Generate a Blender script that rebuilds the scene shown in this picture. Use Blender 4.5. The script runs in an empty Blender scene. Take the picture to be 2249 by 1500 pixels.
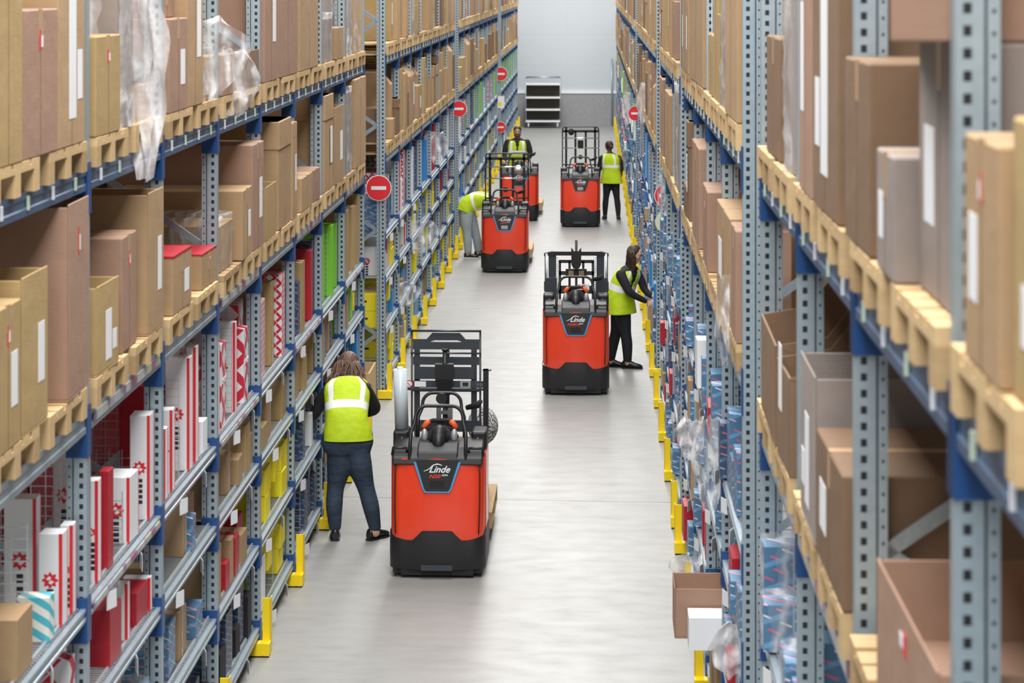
import bpy, bmesh, math, random
from mathutils import Vector, Matrix, noise
random.seed(7)
R = math.radians
S = bpy.context.scene
COL = S.collection

# ------------------------------------------------------------------ camera, world, lights, exposure
H, F = 4.98, 5300.0                      # eye height in m, focal length in px of a 2249 px wide frame
cd = bpy.data.cameras.new('camera'); cam = bpy.data.objects.new('camera', cd); COL.objects.link(cam)
cd.sensor_width = 36; cd.lens = F / 2249 * 36
cd.shift_y = -800 / 2249
cam.location = (0, 0, H); cam.rotation_euler = (R(90), 0, math.atan(176 / F))
cd.clip_start = .5; cd.clip_end = 300
cd.dof.use_dof = True; cd.dof.focus_distance = 23; cd.dof.aperture_fstop = 4.8
S.camera = cam
W = bpy.data.worlds.new('world'); S.world = W; W.use_nodes = True
W.node_tree.nodes['Background'].inputs[0].default_value = (.93, .97, 1, 1)
W.node_tree.nodes['Background'].inputs[1].default_value = .22
S.view_settings.view_transform = 'Standard'; S.view_settings.look = 'None'; S.view_settings.gamma = 1
S.view_settings.exposure = 0.42
def area(name, x, y, z, sx, sy, p, rx=0, ry=0):
    l = bpy.data.lights.new(name, 'AREA'); l.shape = 'RECTANGLE'; l.size = sx; l.size_y = sy; l.energy = p
    l.color = (1, .985, .96)
    o = bpy.data.objects.new(name, l); COL.objects.link(o); o.location = (x, y, z); o.rotation_euler = (rx, ry, 0)
for yy in (-8, 3, 14, 28, 42, 56, 70):
    area('overhead_light', -.8, yy, 9.6, 3, 12, 900)
area('overhead_light', -.8, 74, 9.6, 8, 3, 500, rx=R(38))  # extra light, added and tilted to brighten the end wall
for sx in (-6.6, 5.4):
    for yy in (16, 50): area('overhead_light', sx, yy, 9.6, 1.2, 30, 60)

# ------------------------------------------------------------------ materials
def mat(name, col, rough=.6, metal=0, emit=0, spec=.5):
    m = bpy.data.materials.new(name); m.use_nodes = True
    b = m.node_tree.nodes['Principled BSDF']
    b.inputs['Base Color'].default_value = (*col, 1); b.inputs['Roughness'].default_value = rough
    b.inputs['Metallic'].default_value = metal; b.inputs['Specular IOR Level'].default_value = spec
    if emit: b.inputs['Emission Color'].default_value = (*col, 1); b.inputs['Emission Strength'].default_value = emit
    return m
class NT:
    def __init__(s, m): s.t = m.node_tree; s.b = s.t.nodes['Principled BSDF']
    def n(s, typ, **kw):
        o = s.t.nodes.new(typ)
        for k, v in kw.items(): setattr(o, k, v)
        return o
    def l(s, a, b): s.t.links.new(a, b)
    def val(s, op, a, b=None, c=None):
        o = s.n('ShaderNodeMath', operation=op)
        for i, v in enumerate((a, b, c)):
            if v is None: continue
            if isinstance(v, (int, float)): o.inputs[i].default_value = v
            else: s.l(v, o.inputs[i])
        return o.outputs[0]
    def mix(s, f, a, b):
        o = s.n('ShaderNodeMix', data_type='RGBA')
        for i, v in ((0, f), (6, a), (7, b)):
            if isinstance(v, (int, float)): o.inputs[i].default_value = v
            elif isinstance(v, tuple): o.inputs[i].default_value = (*v, 1)
            else: s.l(v, o.inputs[i])
        return o.outputs[2]
    def obj(s): return s.n('ShaderNodeTexCoord').outputs['Object']
    def noise(s, vec, scale, det=3):
        o = s.n('ShaderNodeTexNoise'); o.inputs['Scale'].default_value = scale; o.inputs['Detail'].default_value = det
        if vec is not None: s.l(vec, o.inputs['Vector'])
        return o.outputs[0]
    def mapn(s, vec, rot=(0, 0, 0), sc=(1, 1, 1)):
        o = s.n('ShaderNodeMapping'); s.l(vec, o.inputs[0]); o.inputs['Rotation'].default_value = rot; o.inputs['Scale'].default_value = sc
        return o.outputs[0]
    def bump(s, h, st, dist=.01):
        o = s.n('ShaderNodeBump'); o.inputs['Strength'].default_value = st; o.inputs['Distance'].default_value = dist
        s.l(h, o.inputs['Height']); s.l(o.outputs[0], s.b.inputs['Normal'])

def cardboard(name, a, b):
    m = mat(name, a, .78, spec=.25); k = NT(m); oc = k.obj()
    f = k.noise(oc, 3.5, 4); rnd = k.n('ShaderNodeObjectInfo').outputs['Random']
    g = k.val('ADD', k.val('MULTIPLY', f, .45), k.val('MULTIPLY', rnd, .55))
    c = k.mix(g, a, b)
    fib = k.noise(k.mapn(oc, sc=(1, 1, 60)), 9, 2)
    c2 = k.mix(k.val('MULTIPLY', fib, .22), c, tuple(x * .62 for x in a))
    k.l(c2, k.b.inputs['Base Color']); k.bump(k.val('ADD', k.val('MULTIPLY', f, 1.0), k.val('MULTIPLY', fib, .08)), .35, .05); return m
M = {}
M['tan'] = cardboard('cardboard_tan', (0.480, 0.328, 0.188), (0.376, 0.248, 0.136))
M['pink'] = cardboard('cardboard_rose', (0.400, 0.252, 0.180), (0.336, 0.208, 0.152))
M['yel'] = cardboard('cardboard_straw', (0.486, 0.342, 0.160), (0.380, 0.266, 0.122))
M['brown'] = cardboard('cardboard_brown', (0.244, 0.155, 0.096), (0.191, 0.119, 0.073))
M['grey'] = cardboard('cardboard_grey', (0.336, 0.288, 0.264), (0.288, 0.240, 0.216))
M['tape'] = mat('packing_tape', (.50, .33, .19), .3)
M['seam'] = mat('carton_seam', (.18, .11, .06), .9)
M['paper'] = mat('white_paper', (.82, .84, .88), .6)
M['ink'] = mat('black_ink', (.02, .02, .022), .6)
M['red'] = mat('red_print', (.70, .02, .03), .45)
M['white'] = mat('white_board', (.80, .82, .85), .5)
M['wood'] = mat('pine', (.74, .54, .30), .7, spec=.2)
k = NT(M['wood']); oc = k.obj(); f = k.noise(k.mapn(oc, sc=(1, 6, 6)), 6, 4)
rn = k.n('ShaderNodeObjectInfo').outputs['Random']
k.l(k.mix(k.val('ADD', k.val('MULTIPLY', f, .5), k.val('MULTIPLY', k.val('POWER', rn, 2.0), .6)), (.72, .52, .28), (.33, .215, .11)), k.b.inputs['Base Color'])
M['wood_old'] = mat('weathered_pine', (.25, .19, .14), .85)
M['blue'] = mat('blue_paint', (.010, .065, .22), .38)
M['slate'] = mat('slate_blue_paint', (.055, .10, .185), .42)
M['yellow'] = mat('yellow_paint', (.90, .66, .0), .4)
k = NT(M['yellow']); k.l(k.mix(k.val('GREATER_THAN', k.noise(k.obj(), 26, 5), .70), (.92, .68, .005), (.30, .24, .10)), k.b.inputs['Base Color'])
def galv(name, a, b, rough=.38, metal=.55):
    m = mat(name, a, rough, metal); k = NT(m)
    v = k.n('ShaderNodeTexVoronoi'); v.inputs['Scale'].default_value = 55; k.l(k.obj(), v.inputs['Vector'])
    k.l(k.mix(v.outputs['Distance'], a, b), k.b.inputs['Base Color']); return m
M['galv'] = galv('galvanised_steel', (.43, .51, .57), (.32, .40, .46))
M['wire'] = mat('zinc_wire', (.62, .67, .70), .3, .6)
M['post'] = mat('perforated_galvanised_steel', (.50, .61, .68), .4, .5)
k = NT(M['post']); sp = k.n('ShaderNodeSeparateXYZ'); k.l(k.obj(), sp.inputs[0])
ax = k.val('ABSOLUTE', sp.outputs[0])
def strip(x0, hw, duty):
    a = k.val('LESS_THAN', k.val('ABSOLUTE', k.val('SUBTRACT', ax, x0)), hw)
    return k.val('MULTIPLY', a, k.val('LESS_THAN', k.val('FRACT', k.val('DIVIDE', sp.outputs[2], .05)), duty))
holes = k.val('MAXIMUM', strip(.027, .0095, .48), strip(.086, .004, .2))
seamg = k.val('LESS_THAN', k.val('ABSOLUTE', k.val('SUBTRACT', ax, .068)), .0035)
c1 = k.mix(k.noise(k.obj(), 30, 2), (.33, .42, .49), (.46, .56, .62))
k.l(k.mix(k.val('MAXIMUM', holes, k.val('MULTIPLY', seamg, .75)), c1, (.012, .016, .02)), k.b.inputs['Base Color'])
k.l(k.val('MULTIPLY', k.val('SUBTRACT', 1.0, holes), .5), k.b.inputs['Metallic'])
def film(name, base, opac, col=(.85, .87, .9)):
    m = bpy.data.materials.new(name); m.use_nodes = True; t = m.node_tree; k = NT(m); b = k.b
    b.inputs['Base Color'].default_value = (*col, 1); b.inputs['Roughness'].default_value = .22
    tr = k.n('ShaderNodeBsdfTransparent'); mx = k.n('ShaderNodeMixShader')
    ns = k.noise(k.mapn(k.obj(), rot=(.4, .3, .2), sc=(1, 1, 2.5)), 9, 5)
    w = k.n('ShaderNodeTexWave'); w.inputs['Scale'].default_value = 3; w.inputs['Distortion'].default_value = 9; w.inputs['Detail'].default_value = 3
    k.l(k.obj(), w.inputs['Vector'])
    fac = k.val('MULTIPLY_ADD', k.val('POWER', w.outputs[1], 3.0), opac, base)
    k.l(fac, mx.inputs[0]); k.l(tr.outputs[0], mx.inputs[1]); k.l(b.outputs[0], mx.inputs[2])
    k.l(mx.outputs[0], t.nodes['Material Output'].inputs[0])
    k.bump(k.val('ADD', ns, w.outputs[1]), .45, .012); return m
M['film'] = film('stretch_film', .10, .34)
M['film_dense'] = film('dense_stretch_film', .30, .42, (.84, .82, .83))
M['film_roll'] = mat('rolled_film', (.60, .68, .74), .22)
def printed(name, base, c1, c2, scale, rot, mortar, bw=.5, rh=.25):
    m = mat(name, base, .45); k = NT(m); oc = k.obj(); s = k.n('ShaderNodeSeparateXYZ'); k.l(oc, s.inputs[0])
    cmb = k.n('ShaderNodeCombineXYZ'); k.l(k.val('ADD', s.outputs[0], s.outputs[1]), cmb.inputs[0]); k.l(s.outputs[2], cmb.inputs[1])
    b = k.n('ShaderNodeTexBrick'); k.l(k.mapn(cmb.outputs[0], rot=(0, 0, rot)), b.inputs['Vector'])
    b.inputs['Color1'].default_value = (*c1, 1); b.inputs['Color2'].default_value = (*c2, 1); b.inputs['Mortar'].default_value = (*base, 1)
    b.inputs['Scale'].default_value = scale; b.inputs['Mortar Size'].default_value = mortar; b.inputs['Mortar Smooth'].default_value = 0
    b.inputs['Brick Width'].default_value = bw; b.inputs['Row Height'].default_value = rh; b.offset = .37
    st = k.val('GREATER_THAN', k.val('FRACT', k.val('MULTIPLY', k.val('SUBTRACT', s.outputs[2], k.val('MULTIPLY', k.val('ADD', s.outputs[0], s.outputs[1]), .35)), 9)), .78)
    light = tuple(min(1, x * (1.9 if base[0] < .3 else 1.12) + (.05 if base[0] < .3 else 0)) for x in base)
    k.l(k.mix(k.val('MULTIPLY', st, .55), b.outputs[0], light), k.b.inputs['Base Color']); return m
M['blueprint'] = printed('blue_printed_board', (.075, .19, .33), (.75, .06, .10), (.80, .80, .84), 5, .38, .105)
M['darkblue'] = printed('navy_printed_board', (.03, .07, .14), (.55, .10, .10), (.30, .42, .55), 6, .3, .1)
def diamonds(name, sc):
    m = mat(name, (.8, .8, .8), .4); k = NT(m); s = k.n('ShaderNodeSeparateXYZ'); k.l(k.obj(), s.inputs[0])
    u = k.val('MULTIPLY', k.val('ADD', s.outputs[0], s.outputs[1]), sc); v = k.val('MULTIPLY', s.outputs[2], sc)
    a = k.val('FRACT', k.val('ADD', u, v)); b = k.val('FRACT', k.val('SUBTRACT', u, v))
    band = k.val('MAXIMUM', k.val('LESS_THAN', a, .36), k.val('LESS_THAN', b, .36))
    both = k.val('MULTIPLY', k.val('LESS_THAN', a, .36), k.val('LESS_THAN', b, .36))
    line = k.val('MAXIMUM', k.val('LESS_THAN', k.val('ABSOLUTE', k.val('SUBTRACT', a, .36)), .03), k.val('LESS_THAN', k.val('ABSOLUTE', k.val('SUBTRACT', b, .36)), .03))
    f = k.val('MULTIPLY', band, k.val('SUBTRACT', 1.0, line))
    k.l(k.mix(f, (.78, .78, .82), (.60, .02, .05)), k.b.inputs['Base Color']); return m
M['diamond'] = diamonds('red_diamond_board', 4.2); M['diamond_small'] = diamonds('small_red_diamond_board', 11)
M['redbox'] = printed('red_printed_board', (.42, .010, .025), (.66, .60, .62), (.50, .02, .04), 5, 0, .17, .9, .3)
M['green'] = mat('green_board', (.20, .60, .03), .45)
M['cyan'] = mat('blue_board', (.02, .22, .58), .4)
M['yelbox'] = mat('yellow_board', (.86, .74, .02), .45)
m = mat('teal_striped_board', (.8, .8, .75), .5); k = NT(m); s = k.n('ShaderNodeSeparateXYZ'); k.l(k.obj(), s.inputs[0])
fr = k.val('FRACT', k.val('MULTIPLY', k.val('ADD', s.outputs[2], k.val('MULTIPLY', k.val('ADD', s.outputs[0], s.outputs[1]), .6)), 13))
k.l(k.mix(k.val('LESS_THAN', fr, .5), (.82, .82, .76), (.08, .48, .60)), k.b.inputs['Base Color']); M['teal'] = m
m = mat('coloured_label_strip', (.5, .5, .5), .3); k = NT(m); cr = k.n('ShaderNodeValToRGB'); k.l(k.noise(k.mapn(k.obj(), sc=(1, 1, .2)), 5, 1), cr.inputs[0])
e = cr.color_ramp.elements; e[0].position = .3; e[0].color = (.42, .05, .12, 1); e[1].position = .72; e[1].color = (.52, .60, .05, 1)
for p, c in ((.42, (.22, .16, .28, 1)), (.52, (.5, .55, .58, 1)), (.62, (.45, .42, .30, 1))): q = e.new(p); q.color = c
k.l(cr.outputs[0], k.b.inputs['Base Color']); M['strip'] = m
# truck, people
M['tred'] = mat('red_truck_paint', (.80, .055, .02), .24); NT(M['tred']).b.inputs['Coat Weight'].default_value = .4
M['tblk'] = mat('black_truck_plastic', (.013, .014, .017), .45)
M['tgrey'] = mat('charcoal_truck_steel', (.05, .06, .07), .4, .2)
M['rubber'] = mat('black_rubber', (.012, .012, .012), .7)
M['tblue'] = mat('light_blue_trim', (.05, .35, .72), .35)
M['orange'] = mat('orange_grip', (.95, .14, .03), .4)
M['chrome'] = mat('bright_steel', (.75, .78, .8), .22, .9)
M['lamp'] = mat('headlamp_light', (1, .95, .82), .3, emit=14)
M['silver'] = mat('silver_plastic', (.42, .43, .45), .35, .3)
M['hiviz'] = mat('hi_vis_fabric', (.52, .70, .01), .7); k = NT(M['hiviz']); k.bump(k.noise(k.obj(), 14, 4), .55, .02)
M['reflect'] = mat('reflective_tape', (.86, .88, .88), .4)
M['black_cloth'] = mat('black_cloth', (.012, .012, .016), .8)
M['denim'] = mat('dark_denim', (.018, .032, .058), .8); k = NT(M['denim'])
k.l(k.mix(k.noise(k.obj(), 7, 5), (.010, .018, .036), (.045, .075, .12)), k.b.inputs['Base Color']); k.bump(k.noise(k.mapn(k.obj(), sc=(1, 1, 2.4)), 9, 3), .6, .02)
M['greycloth'] = mat('grey_denim', (.33, .39, .43), .8); k = NT(M['greycloth']); k.bump(k.noise(k.obj(), 10, 3), .5, .02)
M['skin'] = mat('skin', (.62, .36, .25), .5); M['skin_olive'] = mat('olive_skin', (.47, .28, .19), .5); M['skin_dark'] = mat('dark_skin', (.16, .075, .045), .5)
M['lips'] = mat('lips', (.45, .14, .12), .5)
def hairmat(n, a, b):
    m = mat(n, a, .45); k = NT(m); f = k.noise(k.mapn(k.obj(), sc=(1, 1, .12)), 60, 4)
    k.l(k.mix(f, a, b), k.b.inputs['Base Color']); k.bump(f, 1, .012); return m
M['hair_brown'] = hairmat('brown_hair', (.035, .018, .012), (.22, .12, .075)); M['hair_dark'] = hairmat('dark_hair', (.012, .008, .007), (.07, .035, .02))
M['hair_red'] = hairmat('auburn_hair', (.03, .008, .008), (.09, .025, .02))
M['shoe'] = mat('black_shoe_leather', (.012, .012, .013), .3)
M['sole'] = mat('pale_sole', (.7, .7, .68), .6)
# floor
m = mat('polished_concrete', (.42, .43, .43), .3); k = NT(m); oc = k.obj()
n1 = k.noise(oc, .45, 6); n2 = k.noise(k.mapn(oc, sc=(.55, 1, 1)), 5.5, 8); n3 = k.noise(oc, 22, 3)
base = k.mix(n1, (.285, .287, .282), (.37, .375, .375)); base = k.mix(k.val('MULTIPLY', k.val('POWER', n2, 2.2), .9), base, (.19, .185, .165))
sx = k.n('ShaderNodeSeparateXYZ'); k.l(oc, sx.inputs[0])
jt = None
for Yj in (22.95, 43.4, 63.8):
    q = k.val('LESS_THAN', k.val('ABSOLUTE', k.val('SUBTRACT', k.val('ADD', sx.outputs[1], k.val('MULTIPLY', sx.outputs[0], .045)), Yj)), .012)
    jt = q if jt is None else k.val('MAXIMUM', jt, q)
base = k.mix(k.val('MULTIPLY', jt, .8), base, (.10, .10, .10))
# tyre scuffs, small dark streaks
sc = k.noise(k.mapn(oc, rot=(0, 0, .25), sc=(6, 1, 1)), 1.6, 6)
k.l(base, k.b.inputs['Base Color'])
k.b.inputs['Specular IOR Level'].default_value = .32; k.l(k.val('MULTIPLY_ADD', n2, .12, .36), k.b.inputs['Roughness']); k.bump(k.val('ADD', n3, n2), .06, .01)
M['floor'] = m
m = mat('white_wall_panels', (.66, .70, .74), .5); k = NT(m); s = k.n('ShaderNodeSeparateXYZ'); k.l(k.obj(), s.inputs[0])
jj = k.val('MAXIMUM', k.val('LESS_THAN', k.val('FRACT', k.val('DIVIDE', s.outputs[2], 1.02)), .012), k.val('LESS_THAN', k.val('FRACT', k.val('ADD', k.val('DIVIDE', s.outputs[0], 1.9), .45)), .004))
k.l(k.mix(jj, (.56, .60, .64), (.50, .54, .58)), k.b.inputs['Base Color']); M['wall'] = m
M['plinth'] = mat('grey_concrete_plinth', (.40, .405, .42), .75); k = NT(M['plinth']); k.l(k.mix(k.noise(k.obj(), 12, 5), (.27, .272, .285), (.37, .372, .385)), k.b.inputs['Base Color'])
M['trim'] = mat('white_trim', (.85, .87, .9), .5)
M['sidewall'] = mat('side_wall_panels', (.2, .21, .23), .7); M['ceil'] = mat('ceiling_sheet', (.55, .56, .58), .8)

# ------------------------------------------------------------------ mesh helpers
class MB:
    def __init__(s): s.v = []; s.f = []; s.m = []; s.mi = 0; s.sm = []; s.smooth = False
    def _f(s, idx): s.f.append(idx); s.m.append(s.mi); s.sm.append(s.smooth)
    def box(s, x0, x1, y0, y1, z0, z1, mx=None):
        if x0 > x1: x0, x1 = x1, x0
        if y0 > y1: y0, y1 = y1, y0
        n = len(s.v); vs = [(x0, y0, z0), (x1, y0, z0), (x1, y1, z0), (x0, y1, z0), (x0, y0, z1), (x1, y0, z1), (x1, y1, z1), (x0, y1, z1)]
        if mx: vs = [tuple(mx @ Vector(p)) for p in vs]
        s.v += vs; sv = s.smooth; s.smooth = False
        for q in ((3, 2, 1, 0), (4, 5, 6, 7), (0, 1, 5, 4), (1, 2, 6, 5), (2, 3, 7, 6), (3, 0, 4, 7)): s._f([n + i for i in q])
        s.smooth = sv; return s
    def prism(s, pts, axis, a, b):
        """2-D polygon pts extruded along an axis from a to b."""
        n = len(s.v); L = len(pts)
        def P(p, t): return {'x': (t, p[0], p[1]), 'y': (p[0], t, p[1]), 'z': (p[0], p[1], t)}[axis]
        s.v += [P(p, a) for p in pts] + [P(p, b) for p in pts]
        s._f([n + i for i in range(L)]); s._f([n + L + i for i in reversed(range(L))])
        for i in range(L): j = (i + 1) % L; s._f([n + j, n + i, n + L + i, n + L + j])
        return s
    def bar(s, a, b, w, h=None):
        a, b = Vector(a), Vector(b); d = b - a; h = h or w
        q = d.to_track_quat('Z', 'Y').to_matrix().to_4x4(); q.translation = a
        return s.box(-w / 2, w / 2, -h / 2, h / 2, 0, d.length, q)
    def tube(s, path, r, seg=8, cap=True, close=False):
        path = [Vector(p) for p in path]; L = len(path); rs = r if isinstance(r, (list, tuple)) else [r] * L
        n = len(s.v); sv = s.smooth; s.smooth = True; up = None
        for i, p in enumerate(path):
            if close: d = path[(i + 1) % L] - path[i - 1]
            else: d = (path[min(i + 1, L - 1)] - path[max(i - 1, 0)])
            d.normalize()
            if up is None: up = Vector((0, 0, 1)) if abs(d.z) < .9 else Vector((1, 0, 0))
            a = d.cross(up).normalized(); up = a.cross(d).normalized()
            rr = rs[i]; ra, rb = rr if isinstance(rr, tuple) else (rr, rr)
            for j in range(seg):
                t = 2 * math.pi * j / seg; s.v.append(tuple(p + a * math.cos(t) * ra + up * math.sin(t) * rb))
        for i in range(L if close else L - 1):
            i2 = (i + 1) % L
            for j in range(seg):
                k2 = (j + 1) % seg; s._f([n + i * seg + j, n + i * seg + k2, n + i2 * seg + k2, n + i2 * seg + j])
        s.smooth = sv
        if cap and not close: s._f([n + j for j in reversed(range(seg))]); s._f([n + (L - 1) * seg + j for j in range(seg)])
        return s
    def cyl(s, c, r, h, axis='z', seg=20):
        c = Vector(c); d = {'x': Vector((1, 0, 0)), 'y': Vector((0, 1, 0)), 'z': Vector((0, 0, 1))}[axis]
        return s.tube([c, c + d * h], r, seg)
    def ball(s, c, rx, ry=None, rz=None, seg=16, rings=10, mx=None):
        ry = ry or rx; rz = rz or rx; n = len(s.v); c = Vector(c); sv = s.smooth; s.smooth = True
        for i in range(rings + 1):
            a = math.pi * i / rings
            for j in range(seg):
                t = 2 * math.pi * j / seg; p = Vector((rx * math.sin(a) * math.cos(t), ry * math.sin(a) * math.sin(t), -rz * math.cos(a)))
                if mx: p = mx @ p
                s.v.append(tuple(c + p))
        for i in range(rings):
            for j in range(seg): k2 = (j + 1) % seg; s._f([n + i * seg + j, n + i * seg + k2, n + (i + 1) * seg + k2, n + (i + 1) * seg + j])
        s.smooth = sv; return s
    def rings(s, rs, capa=True, capb=True, close=True):
        """list of rings (lists of points), skinned."""
        n = len(s.v); L = len(rs[0]); sv = s.smooth
        for r in rs: s.v += [tuple(p) for p in r]
        for i in range(len(rs) - 1):
            for j in range(L if close else L - 1): k2 = (j + 1) % L; s._f([n + i * L + j, n + i * L + k2, n + (i + 1) * L + k2, n + (i + 1) * L + j])
        s.smooth = False
        if close and capa: s._f([n + j for j in reversed(range(L))])
        if close and capb: s._f([n + (len(rs) - 1) * L + j for j in range(L)])
        s.smooth = sv; return s
    def mesh(s, name, mats):
        me = bpy.data.meshes.new(name); me.from_pydata(s.v, [], s.f); me.validate()
        for m_ in (mats if isinstance(mats, (list, tuple)) else [mats]): me.materials.append(m_)
        if len(me.polygons) == len(s.f):
            me.polygons.foreach_set('material_index', s.m); me.polygons.foreach_set('use_smooth', s.sm)
        me.update(); return me
def fixn(me):
    b = bmesh.new(); b.from_mesh(me); bmesh.ops.remove_doubles(b, verts=b.verts, dist=1e-5); bmesh.ops.recalc_face_normals(b, faces=b.faces); b.to_mesh(me); b.free()
def put(name, me, parent=None, loc=(0, 0, 0), rot=(0, 0, 0)):
    o = bpy.data.objects.new(name, me); COL.objects.link(o); o.location = loc; o.rotation_euler = rot
    if parent is not None: o.parent = parent
    return o
def empty(name, loc=(0, 0, 0), rot=(0, 0, 0)):
    o = bpy.data.objects.new(name, None); COL.objects.link(o); o.location = loc; o.rotation_euler = rot; o.empty_display_size = .1; return o
LABELS = {}
def tag(o, label, cat, group=None, kind=None):
    n = LABELS.get(label, 0); LABELS[label] = n + 1
    if n: print('DUPLICATE LABEL', label)
    if len(label.replace('-', 'x').split()) > 16: print('LONG LABEL', label)
    o['label'] = label; o['category'] = cat
    if group: o['group'] = group
    if kind: o['kind'] = kind
    return o
def struct(name, mb, m):
    o = put(name, mb.mesh(name, m)); o['kind'] = 'structure'; o['category'] = name.split('_')[0]; o['label'] = LBL[name]; return o
def bevel(o, w=.004, seg=1):
    b = o.modifiers.new('bevel', 'BEVEL'); b.width = w; b.segments = seg; b.limit_method = 'ANGLE'; return o
TXT = {}
def text(name, body, size, m, parent, loc, rot, shear=0, bold=0, ext=.0008, ax='CENTER', sx=1):
    key = (body, round(size, 4), shear, bold, ax, m.name, sx)
    if key not in TXT:
        c = bpy.data.curves.new('lettering', 'FONT'); c.body = body; c.size = size; c.shear = shear; c.offset = bold; c.extrude = ext; c.align_x = ax; c.align_y = 'CENTER'; c.resolution_u = 3
        t = bpy.data.objects.new('tmp', c); COL.objects.link(t); dg = bpy.context.evaluated_depsgraph_get()
        me = bpy.data.meshes.new_from_object(t.evaluated_get(dg)); bpy.data.objects.remove(t); me.materials.clear(); me.materials.append(m)
        if sx != 1: me.transform(Matrix.Diagonal((sx, 1, 1, 1)))
        TXT[key] = me
    return put(name, TXT[key], parent, loc, rot)
def proj(X, Y, Z):
    th = math.atan(176 / F); xr = X * math.cos(th) + Y * math.sin(th); yr = -X * math.sin(th) + Y * math.cos(th)
    return 1124.5 + F * xr / yr, -50 + F * (H - Z) / yr
def inframe(x0, x1, y0, y1, z0, z1, mrg=30):
    ps = [proj(x, max(y, .6), z) for x in (x0, x1) for y in (y0, y1) for z in (z0, z1)]
    return max(p[0] for p in ps) > -mrg and min(p[0] for p in ps) < 2249 + mrg and max(p[1] for p in ps) > -mrg and min(p[1] for p in ps) < 1500 + mrg

# ------------------------------------------------------------------ rack layout and words for places
XL, XR, P = -2.45, .80, 2.03
SEG = {'L': [[17.72 + P * i for i in range(-5, 5)], [28.5 + P * i for i in range(8)], [44.2 + P * i for i in range(10)], [64.9 + P * i for i in range(8)]],
       'R': [[5.35 + P * i for i in range(-1, 4)], [12.85 + P * i for i in range(5)], [21.95 + P * i for i in range(4)], [30.2 + P * i for i in range(7)], [44.6 + P * i for i in range(18)]]}
MARK = {'L': ['before first stop sign', 'past first stop sign', 'past second stop sign', 'past third stop sign'],
        'R': ['from the near end', 'past first gap', 'past second gap', 'past first stop sign', 'past second stop sign']}
ORD = 'first second third fourth fifth sixth seventh eighth ninth tenth eleventh twelfth thirteenth fourteenth fifteenth sixteenth seventeenth eighteenth nineteenth'.split()
TIER = {4: 'bottom shelf', 3: 'second shelf', 2: 'third shelf', 1: 'fourth shelf', 0: 'middle tier', -1: 'top tier'}
SIDE = {'L': 'left rack', 'R': 'right rack'}
def bayname(side, si, bi):
    n = len(SEG[side][si]) - 1
    i = (n - 1 - bi) if (side == 'L' and si == 0) else bi
    return f"{ORD[i]} bay {MARK[side][si]}"
def where(side, si, bi, tier): return f"{SIDE[side]} {tier}, {bayname(side, si, bi)}"
ZS = [.19, .795, 1.40, 1.92]        # wire shelves
Z2, Z1 = 2.87, 4.05                 # pallet levels

# ------------------------------------------------------------------ setting
LBL = {'floor': 'pale polished concrete floor of the aisle with a thin joint', 'wall_back': 'white panelled end wall closing the aisle', 'wall_back_base': 'grey concrete plinth under the white end wall',
       'trim_1': 'white ledge between end wall panels and grey plinth', 'wall_left': 'grey side wall behind the left rack', 'wall_right': 'grey side wall behind the right rack', 'ceiling': 'pale metal ceiling high above the racks'}
struct('floor', MB().box(-12, 11, -3, 81, -.2, 0), M['floor'])
struct('wall_back', MB().box(-12, 11, 81, 81.3, 1.1, 11), M['wall'])
struct('wall_back_base', MB().box(-12, 11, 80.95, 81.3, 0, 1.1), M['plinth'])
struct('trim_1', MB().box(-12, 11, 80.92, 81, 1.08, 1.17), M['trim'])
struct('wall_left', MB().box(-12.3, -12, -3, 81.3, 0, 11), M['sidewall'])
struct('wall_right', MB().box(11, 11.3, -3, 81.3, 0, 11), M['sidewall'])
struct('ceiling', MB().box(-12.3, 11.3, -3, 81.3, 11, 11.2), M['ceil'])

# ------------------------------------------------------------------ rack steelwork
def post_mesh(s, hgt):
    pts = [(0, 0), (.064, 0), (.064, .012), (.071, .012), (.071, .003), (.10, .003), (.10, .07), (0, .07)]
    mb = MB(); mb.prism([(s * x, y) for x, y in pts], 'z', 0, hgt); me = mb.mesh('post', M['post']); fixn(me); return me
POST = {}
for sd, s in (('L', -1), ('R', 1)): POST[sd] = post_mesh(s, 5.9)
BR = {}
for sd, s in (('L', -1), ('R', 1)):
    for fl in (0, 1):
        mb = MB(); a, b = (s * .10, s * 1.0) if fl else (s * 1.0, s * .10)
        mb.bar((a, .045, 0), (b, .045, .62), .012, .045); BR[sd, fl] = mb.mesh('brace', M['galv'])
FOOT = MB().box(-.07, .07, -.06, .10, 0, .012).mesh('foot_plate', M['galv'])
MERGED = {}
for sd, s in (('L', -1), ('R', 1)):
    mb = MB()
    mb.prism([(s * x, y) for x, y in ((0, 0), (.1, 0), (.1, .07), (0, .07))], 'z', 0, 5.9); mb.prism([(s * x, y) for x, y in ((1.0, 0), (1.1, 0), (1.1, .07), (1.0, .07))], 'z', 0, 5.9)
    me = mb.mesh('upright_frame', M['post']); fixn(me); MERGED[sd] = me
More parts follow.
